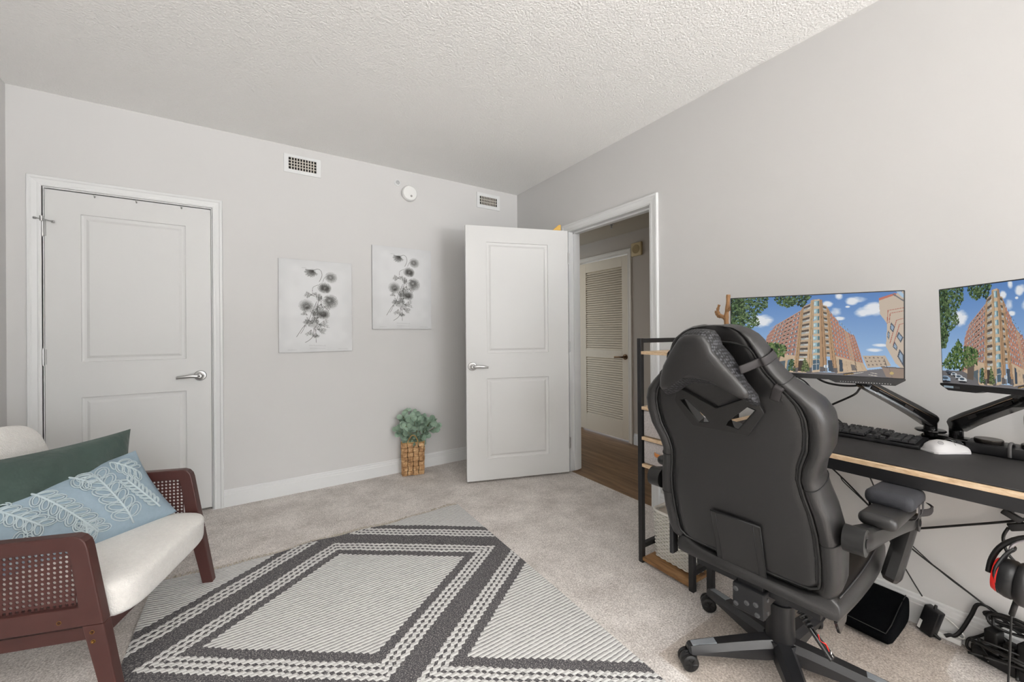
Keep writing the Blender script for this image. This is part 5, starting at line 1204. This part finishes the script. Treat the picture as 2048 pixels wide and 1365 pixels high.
for sg in (1, -1):
    for B in (.632, .335, .18): 
        b = MB(); b.tube([rp(B+.0016*i, a, n_, sg, .0006) for i, (a, n_) in enumerate(PROF[6:16])], .0013, n=6, smooth=2); obj('panel_seam', b, M_thr, gc, smooth=True)
# stitching dashes along the piping
for sgn in (1, -1):
    q = seam(.775, 0, .05, .71, 160); b = MB(); b.tube([bk(sgn*y0, B0, .0035+.0012*(i % 2)) for i, (y0, B0) in enumerate(q)], .0010, n=4); obj('stitching', b, M_thr, gc)
# strap guide
GO = [(.113, .596), (.0, .540), (-.113, .596), (-.132, .546), (-.083, .468), (.083, .468), (.132, .546)]
def guide():
    bm = bmesh.new(); vs = [bm.verts.new((a, c, 0)) for a, c in GO]; es = [bm.edges.new((vs[i], vs[(i+1) % len(vs)])) for i in range(len(vs))]
    for sg in (1, -1):
        h_ = [bm.verts.new((sg*a, c, 0)) for a, c in HOLE]; es += [bm.edges.new((h_[i], h_[(i+1) % len(h_)])) for i in range(len(h_))]
    bmesh.ops.triangle_fill(bm, use_beauty=True, edges=es)
    ins = lambda a, c, poly: sum(((poly[i][1] > c) != (poly[i-1][1] > c)) and (a < (poly[i-1][0]-poly[i][0])*(c-poly[i][1])/(poly[i-1][1]-poly[i][1])+poly[i][0]) for i in range(len(poly))) % 2
    for f in list(bm.faces):
        cc = f.calc_center_median()
        if ins(abs(cc.x), cc.y, HOLE) or not ins(cc.x, cc.y, GO): bm.faces.remove(f)
    g = bmesh.ops.extrude_face_region(bm, geom=list(bm.faces)); [setattr(v.co, 'z', v.co.z+.014) for v in g['geom'] if isinstance(v, bmesh.types.BMVert)]
    bm.verts.index_update(); mb = MB().add([bk(v.co.x+.008, v.co.y, -.008+v.co.z) for v in bm.verts], [tuple(v.index for v in f.verts) for f in bm.faces]); bm.free(); return mb
gd = obj('strap_guide', guide(), mat('matte black guide', rgb(30, 29, 28), rough=.42), gc, bevel=.002, label='black plastic guide plate with two slanted openings')
for sg in (1, -1):
    b = MB(); n = len(HOLE); vs = [bk(sg*a+.008, c, q) for q in (-.0075, .028) for a, c in HOLE]; ce = (sum(a for a, c in HOLE)/n, sum(c for a, c in HOLE)/n)
    vs += [bk(.008+sg*(ce[0]+(a-ce[0])*.95), ce[1]+(c-ce[1])*.95, q) for q in (-.0075, .028) for a, c in HOLE]
    b.add(vs, [f for i in range(n) for j in [(i+1) % n] for f in ((i, j, n+j, n+i), (2*n+i, 3*n+i, 3*n+j, 2*n+j), (i, 2*n+i, 2*n+j, j), (n+i, n+j, 3*n+j, 3*n+i))])
    obj('opening_liner', b, M_gloss, gd)
# head pillow hanging over the back
PO = [(.128, .622), (.122, .650), (.105, .690), (.078, .730), (.045, .772), (.024, .784), (-.004, .786), (-.030, .782), (-.043, .760), (-.046, .740), (-.070, .706), (-.100, .668), (-.122, .634), (-.124, .618), (-.112, .612), (-.075, .634), (-.035, .654), (.005, .660), (.045, .656), (.085, .634), (.112, .614), (.122, .612)]
def pil(y, B, n_): return bk(y+.006, B+.001, n_)
pc = (0.0, .70); rings = []
for n_, k in ((-.004, .90), (-.010, 1.0), (-.040, 1.10), (-.062, 1.06), (-.074, 1.0)):
    dn = {-.004: .034, -.010: .034, -.040: .026, -.062: .010}.get(n_, 0); rings.append([pil(pc[0]+(a-pc[0])*k, pc[1]+(c-pc[1])*k-(dn if c < .70 else 0), n_) for a, c in PO])
hp = obj('head_pillow', MB().loft(rings), M_mesh, gc, smooth=True, autosmooth=1.0, label='black head pillow with mesh sides')
rings = []
for n_, k in ((-.0735, 1.015), (-.080, 1.0), (-.086, .93), (-.090, .75), (-.091, .45), (-.0915, .15)):
    rings.append([pil(pc[0]+(a-pc[0])*k, pc[1]-.012*(1-k)+(c-pc[1])*k, n_) for a, c in PO])
obj('pillow_face', MB().loft(rings), M_lea, hp, smooth=True, autosmooth=1.3, label='smooth leather pillow face')
upB = bk(0, 1)-bk(0, 0); tw_ = bk(1, 0)-bk(0, 0)
for sg in (-1, 1):
    b = MB(); b.tube([bk(sg*.095, .682, -.050), bk(sg*.112, .687, -.026)]+[rp(.692+.0022*i, a, n_, sg, .0028) for i, (a, n_) in enumerate(PROF[7:16])], (.012, .0016), n=8, smooth=3, flat=upB)
    obj('pillow_strap', b, M_strap, hp, smooth=True, label='grey-black elastic strap')
    if sg > 0: continue
    b = MB(); b.tube([bk(sg*.150, .585, -.001), bk(sg*.156, .603, -.005), bk(sg*.164, .622, -.009), bk(sg*.172, .630, .0)], (.012, .0016), n=8, smooth=4, flat=tw_); obj('strap_tab', b, M_strap, gc, smooth=True)
# back pocket
b = MB(); pw = [(.074, .172), (-.072, .172), (-.070, -.018), (.074, -.018)]
b.prism(pw, (-.005, .004), lambda a, c, n_: bk(a, c, n_)); pk_ = obj('pocket', b, leather('black pocket', rgb(32, 31, 31), .5), gc, bevel=.002)
b = MB(); b.tube([bk(.075, .172, -.005), bk(-.073, .172, -.005)], .003, n=6)
for x in (.060, -.052): b.tube([bk(x, .17, -.0055), bk(x, -.016, -.0055)], .0014, n=5)
b.tube([bk(-.072, .172, -.004), bk(-.070, -.018, -.004)], .0022, n=5); b.tube([bk(.074, .172, -.004), bk(.074, -.018, -.004)], .0022, n=5)
obj('pocket_seam', b, mat('black edging', rgb(26, 26, 26), rough=.6), pk_, smooth=True)
# seat
def seat_ring(x):
    f = (x+.235)/.52; w = .236+.010*math.sin(PI*f); e = min(1, (x+.236)/.02, (.285-x)/.03); e = max(.0, e); k = .80+.20*math.sqrt(max(0, 1-(1-e)**2)); zt = .436+.02*f; zb = .384-.02*f; zm = (zt+zb)/2
    pr = [(0, zt-.012), (.3, zt-.012), (.6, zt-.009), (.72, zt-.002), (.82, zt+.010), (.92, zt+.012), (.98, zt-.002), (1.0, zt-.03), (1.0, zb+.02), (.97, zb+.004), (.9, zb), (.4, zb), (0, zb)]
    return [Vector((x, YC*.4+sg*a*w*(.94+.06*k), zm+(z-zm)*k)) for sg, q in ((1, pr), (-1, pr[-2:0:-1])) for a, z in q]
xs = [-.236, -.234, -.230, -.224, -.216]+[-.20+i*.03 for i in range(16)]+[.262, .272, .280, .285]
obj('seat', MB().loft([seat_ring(x) for x in xs]), M_lea, gc, smooth=True, autosmooth=1.1)
M_sst = mat('grey seat stitching', rgb(52, 52, 54), rough=.6)
for sg in (1, -1): b = MB(); b.tube([Vector((x, YC*.4+sg*(.236+.010*math.sin(PI*(x+.235)/.52))*.955, .436+.02*(x+.235)/.52+.0078)) for x in [-.21+.042*i for i in range(12)]], .002, n=5); obj('seat_seam', b, M_sst, gc, smooth=True)
obj('seat_plate', MB().box(-.20, .20, -.17, .19, .350, .372), M_blackmetal, gc)
# recline bracket between back and seat
b = MB(); b.box(-.240, -.185, -.040, .052, .288, .368); b.box(-.222, -.19, -.032, .044, .36, .44); b.box(-.19, -.08, -.03, .04, .30, .35)
br = obj('recline_bracket', b, M_blackmetal, gc, bevel=.004)
M_bolt = mat('dark steel bolts', rgb(120, 120, 122), rough=.35, metal=.9)
for y, z in ((.040, .352), (.008, .322), (-.018, .330), (.040, .305), (-.022, .300)): b = MB(); b.lathe([(.0075, 0), (.0075, .003), (.004, .0035), (.004, .001)], (-.240, y, z), (-1, 0, 0), n=14); obj('bolt', b, M_bolt, br, smooth=True, autosmooth=AS)
for z in (.345, .305): b = MB(); b.lathe([(.006, 0), (.006, .003), (.001, .004)], (-.214, -.040, z), (0, -1, 0), n=12); obj('bolt', b, M_bolt, br, smooth=True, autosmooth=AS)
b = MB()
for sg in (1,): b.box(-.235, -.20, YC+.235*sg, YC+.25*sg, .36, .50)
obj('side_bracket', b, M_blackmetal, gc, bevel=.003)
b = MB(); b.prism([(-.232, .386), (-.13, .380), (-.145, .352), (-.20, .340)], (-.226, -.218), lambda a, z, c: Vector((a, c+YC*.4, z))); obj('side_cover', b, M_gloss, gc, bevel=.002)
# gas lift and base
b = MB(); b.cyl((0, 0, .07), (0, 0, .235), .044, .042, n=32); b.cyl((0, 0, .235), (0, 0, .2352), .042, .034, n=32); obj('gas_lift_cover', b, M_blackplastic, gc, smooth=True, autosmooth=AS)
b = MB(); b.cyl((0, 0, .20), (0, 0, .34), .032, n=28); b.box(-.09, .10, -.05, .05, .315, .336); obj('gas_lift', b, M_blackmetal, gc, smooth=True, autosmooth=AS)
b = MB(); b.cyl((0, 0, .058), (0, 0, .108), .060, .050, n=30); obj('hub', b, M_blackplastic, gc, smooth=True, autosmooth=AS)
M_base = mat('satin black base', rgb(33, 33, 35), rough=.36)
M_cap = mat('silver grey carbon inlay', rgb(150, 156, 162), rough=.3, metal=.4, noise=(400, .3))
for k, an in enumerate((142, 70, -4, -74, 214)):
    a = math.radians(an); R_ = Matrix.Rotation(a, 4, 'Z'); rings = []
    for x, hw, zt, zb in ((.02, .034, .112, .055), (.07, .033, .110, .052), (.15, .030, .102, .054), (.22, .028, .094, .058), (.285, .026, .087, .060), (.315, .024, .082, .060), (.322, .018, .077, .063)):
        rings.append([R_ @ Vector((x, y, z)) for y, z in ((-hw, zb), (hw, zb), (hw*.98, zt-.020), (hw*.55, zt), (-hw*.55, zt), (-hw*.98, zt-.020))])
    lg = obj('base_leg', MB().loft(rings), M_base, gc, smooth=True, autosmooth=.45)
    b = MB(); vs = [R_ @ Vector(p) for p in ((.225, -.014, .0945), (.308, -.012, .0845), (.308, .012, .0845), (.225, .014, .0945), (.225, -.014, .0905), (.308, -.012, .0805), (.308, .012, .0805), (.225, .014, .0905))]
    b.add(vs, [(0, 1, 2, 3), (7, 6, 5, 4), (0, 4, 5, 1), (1, 5, 6, 2), (2, 6, 7, 3), (3, 7, 4, 0)]); obj('leg_inlay', b, M_cap, lg, bevel=.0015, label='pale patterned inlay near the leg tip')
    # caster
    p = R_ @ Vector((.298, 0, 0)); sw = (PI*.80, PI*.70, PI*.3, PI*1.5, PI*1.3)[k]; fd = Vector((math.cos(sw), math.sin(sw), 0)); ax = Vector((-fd.y, fd.x, 0)); c = p+fd*.022+Vector((0, 0, .028))
    b = MB(); b.cyl(p+Vector((0, 0, .045)), p+Vector((0, 0, .066)), .008, n=12); b.tube([c+ax*0+fd*.0+Vector((0, 0, -.004)), c-fd*.024+Vector((0, 0, .010)), c-fd*.012+Vector((0, 0, .027)), c+fd*.012+Vector((0, 0, .026))], (.008, .006), n=8, smooth=4)
    b.lathe([(.026, -.010), (.0285, -.006), (.0285, .006), (.026, .010)], c+Vector((0, 0, .001)), ax, n=24)
    cs = obj('caster', b, M_blackplastic, gc, smooth=True, autosmooth=AS)
    for sg in (-1, 1):
        b = MB(); b.lathe([(.010, .026), (.019, .027), (.024, .026), (.028, .022), (.028, .012), (.020, .010)], c, ax*sg, n=26)
        for q in range(6): e = 2*PI*q/6; d_ = (fd*math.cos(e)+Vector((0, 0, 1))*math.sin(e)); b.tube([c+ax*sg*.0265+d_*.006, c+ax*sg*.0268+d_*.020], .0022, n=5)
        obj('wheel', b, M_rubber, cs, smooth=True, autosmooth=AS)
# recline lever with its spring
b = MB(); q0 = Vector((-.185, -.105, .362)); q1 = Vector((-.20, -.146, .316)); ax = (q1-q0).normalized(); u_ = ax.orthogonal().normalized(); w_ = ax.cross(u_)
b.tube([q0+ax*((q1-q0).length*i/90)+(u_*math.cos(i*.42)+w_*math.sin(i*.42))*.0085 for i in range(91)], .0030, n=6); b.cyl(q0, q1, .005, n=8)
obj('lever_spring', b, M_blackmetal, gc, smooth=True)
b = MB(); d_ = (q1-q0).normalized(); d2_ = Vector((-.03, -.50, -.52)).normalized(); b.tube([q1-d_*.004, q1+d2_*.02, q1+d2_*.048, q1+d2_*.074], lambda t: (.010+.010*t, .007), n=10, smooth=4, flat=Vector((1, .2, 0)))
lv = obj('recline_lever', b, M_gloss, gc, smooth=True)
b = MB(); fx = Vector((.9, -.25, 0)).normalized(); pn = fx.cross(d2_).normalized()
if pn.dot(Vector((-1, -.6, .4))) < 0: pn = -pn
o0 = q1+d2_*.036+pn*.0066
b.tube([o0+fx*.004-d2_*.018, o0-fx*.006-d2_*.004, o0+fx*.006+d2_*.006, o0-fx*.002+d2_*.022], .0016, n=5, smooth=3); obj('lever_mark', b, M_red, lv, label='red squiggle mark')
b = MB(); b.tube([o0+d2_*.024-fx*.007, o0+d2_*.028, o0+d2_*.024+fx*.006], .0013, n=5, smooth=3); b.tube([o0+d2_*.031-fx*.002, o0+d2_*.035-fx*.002], .0016, n=5); obj('lever_mark', b, M_whiteplastic, lv, label='small white mark')
# armrests (linkage arms)
M_arm = mat('satin black arm plastic', rgb(26, 26, 26), rough=.33, bump=(900, .1, .0004))
for sg in (-1, 1):
    yb = YC+sg*.262; yo = YC+sg*.312
    A = Vector((-.250, yb, .634)); Bf = Vector((.178, yo+sg*.01, .576)); Lo = Vector((.152, YC*.4+sg*.274, .402))
    def arm_bar(P, Q, ends, bulge):
        d = (Q-P); L = d.length; d.normalize(); side = Vector((0, sg, 0)); side = (side-d*side.dot(d)).normalized(); upv = side.cross(d); upv = upv if upv.z > 0 or abs(upv.z) < .3 else -upv
        rings = []; n = 14
        for i in range(n+1):
            t = i/n; s = L*t; e = min(1, t/.10, (1-t)/.10); cap_ = math.sqrt(max(0, 1-(1-e)**2)); h = (ends[0]*(1-t)+ends[1]*t)*(1-.28*math.sin(PI*t))*(.55+.45*cap_); w = bulge*(.7+.3*cap_)
            c = P+d*(-.024+(L+.048)*t)
            rings.append([c+side*a*w+upv*q*h for a, q in ((-1, -.7), (-.5, -1), (.5, -1), (.85, -.75), (1, -.35), (1, .35), (.85, .75), (.5, 1), (-.5, 1), (-1, .7))])
        return rings
    mb = MB(); mb.loft(arm_bar(A+Vector((0, sg*.026, 0)), Bf, (.036, .026), .024)); mb.cyl(A+Vector((0, sg*.002, 0)), A+Vector((0, sg*.046, 0)), .034, n=26); mb.cyl(Bf-Vector((0, .026, 0)), Bf+Vector((0, .026, 0)), .027, n=24)
    ar = obj('armrest', mb, M_arm, gc, smooth=True, autosmooth=.55, label='black plastic linkage armrest')
    b = MB(); b.lathe([(.012, 0), (.012, .0015), (.009, .002), (.009, .0005)], A+Vector((0, sg*.0465, 0)), (0, sg, 0), n=20); obj('pivot_cap', b, M_blackplastic, ar, smooth=True, autosmooth=AS); b = MB(); b.lathe([(.012, 0), (.012, .0015), (.009, .002), (.009, .0005)], Bf+Vector((0, sg*.0265, 0)), (0, sg, 0), n=20); obj('pivot_cap', b, M_blackplastic, ar, smooth=True, autosmooth=AS)
    mb = MB(); mb.loft(arm_bar(Lo, Bf-Vector((0, 0, .012)), (.040, .024), .023)); obj('armrest_link', mb, M_arm, gc, smooth=True, autosmooth=.55, label='lower armrest link down to the seat')
    padM = Matrix.Translation(A.lerp(Bf, .54)+Vector((0, sg*.016, .047))) @ Matrix.Rotation(math.atan2(A.z-Bf.z, Bf.x-A.x)*.8, 4, 'Y')
    mb = MB(); mb.rbox((-.005, 0, 0), (.28, .082, .036), .017, M=padM, seg=5); obj('arm_pad', mb, M_lea, gc, smooth=True, label='leather arm pad')
    if sg < 0:
        mb = MB(); mb.rbox((.085, 0, .036), (.20, .108, .046), .020, M=padM, seg=5); ap_ = obj('arm_cushion', mb, mat('charcoal knit cushion', rgb(44, 45, 50), rough=.75, bump=(620, .6, .001)), gc, smooth=True, label='charcoal knit cushion strapped over the arm pad')
        b = MB()
        for x in (.06, .12): b.tube([padM @ Vector(p) for p in ((x, -.054, .030), (x, -.048, -.012), (x, 0, -.024), (x, .048, -.012), (x, .054, .030))], (.014, .0014), n=8, smooth=4, flat=Vector((1, 0, 0)))
        b.tube([padM @ Vector(p) for p in ((.135, -.045, -.008), (.165, -.062, -.004), (.190, -.066, .006), (.185, -.058, .016))], (.011, .0016), n=8, smooth=4, flat=Vector((0, 0, 1)))
        obj('cushion_strap', b, M_strap, ap_, smooth=True)
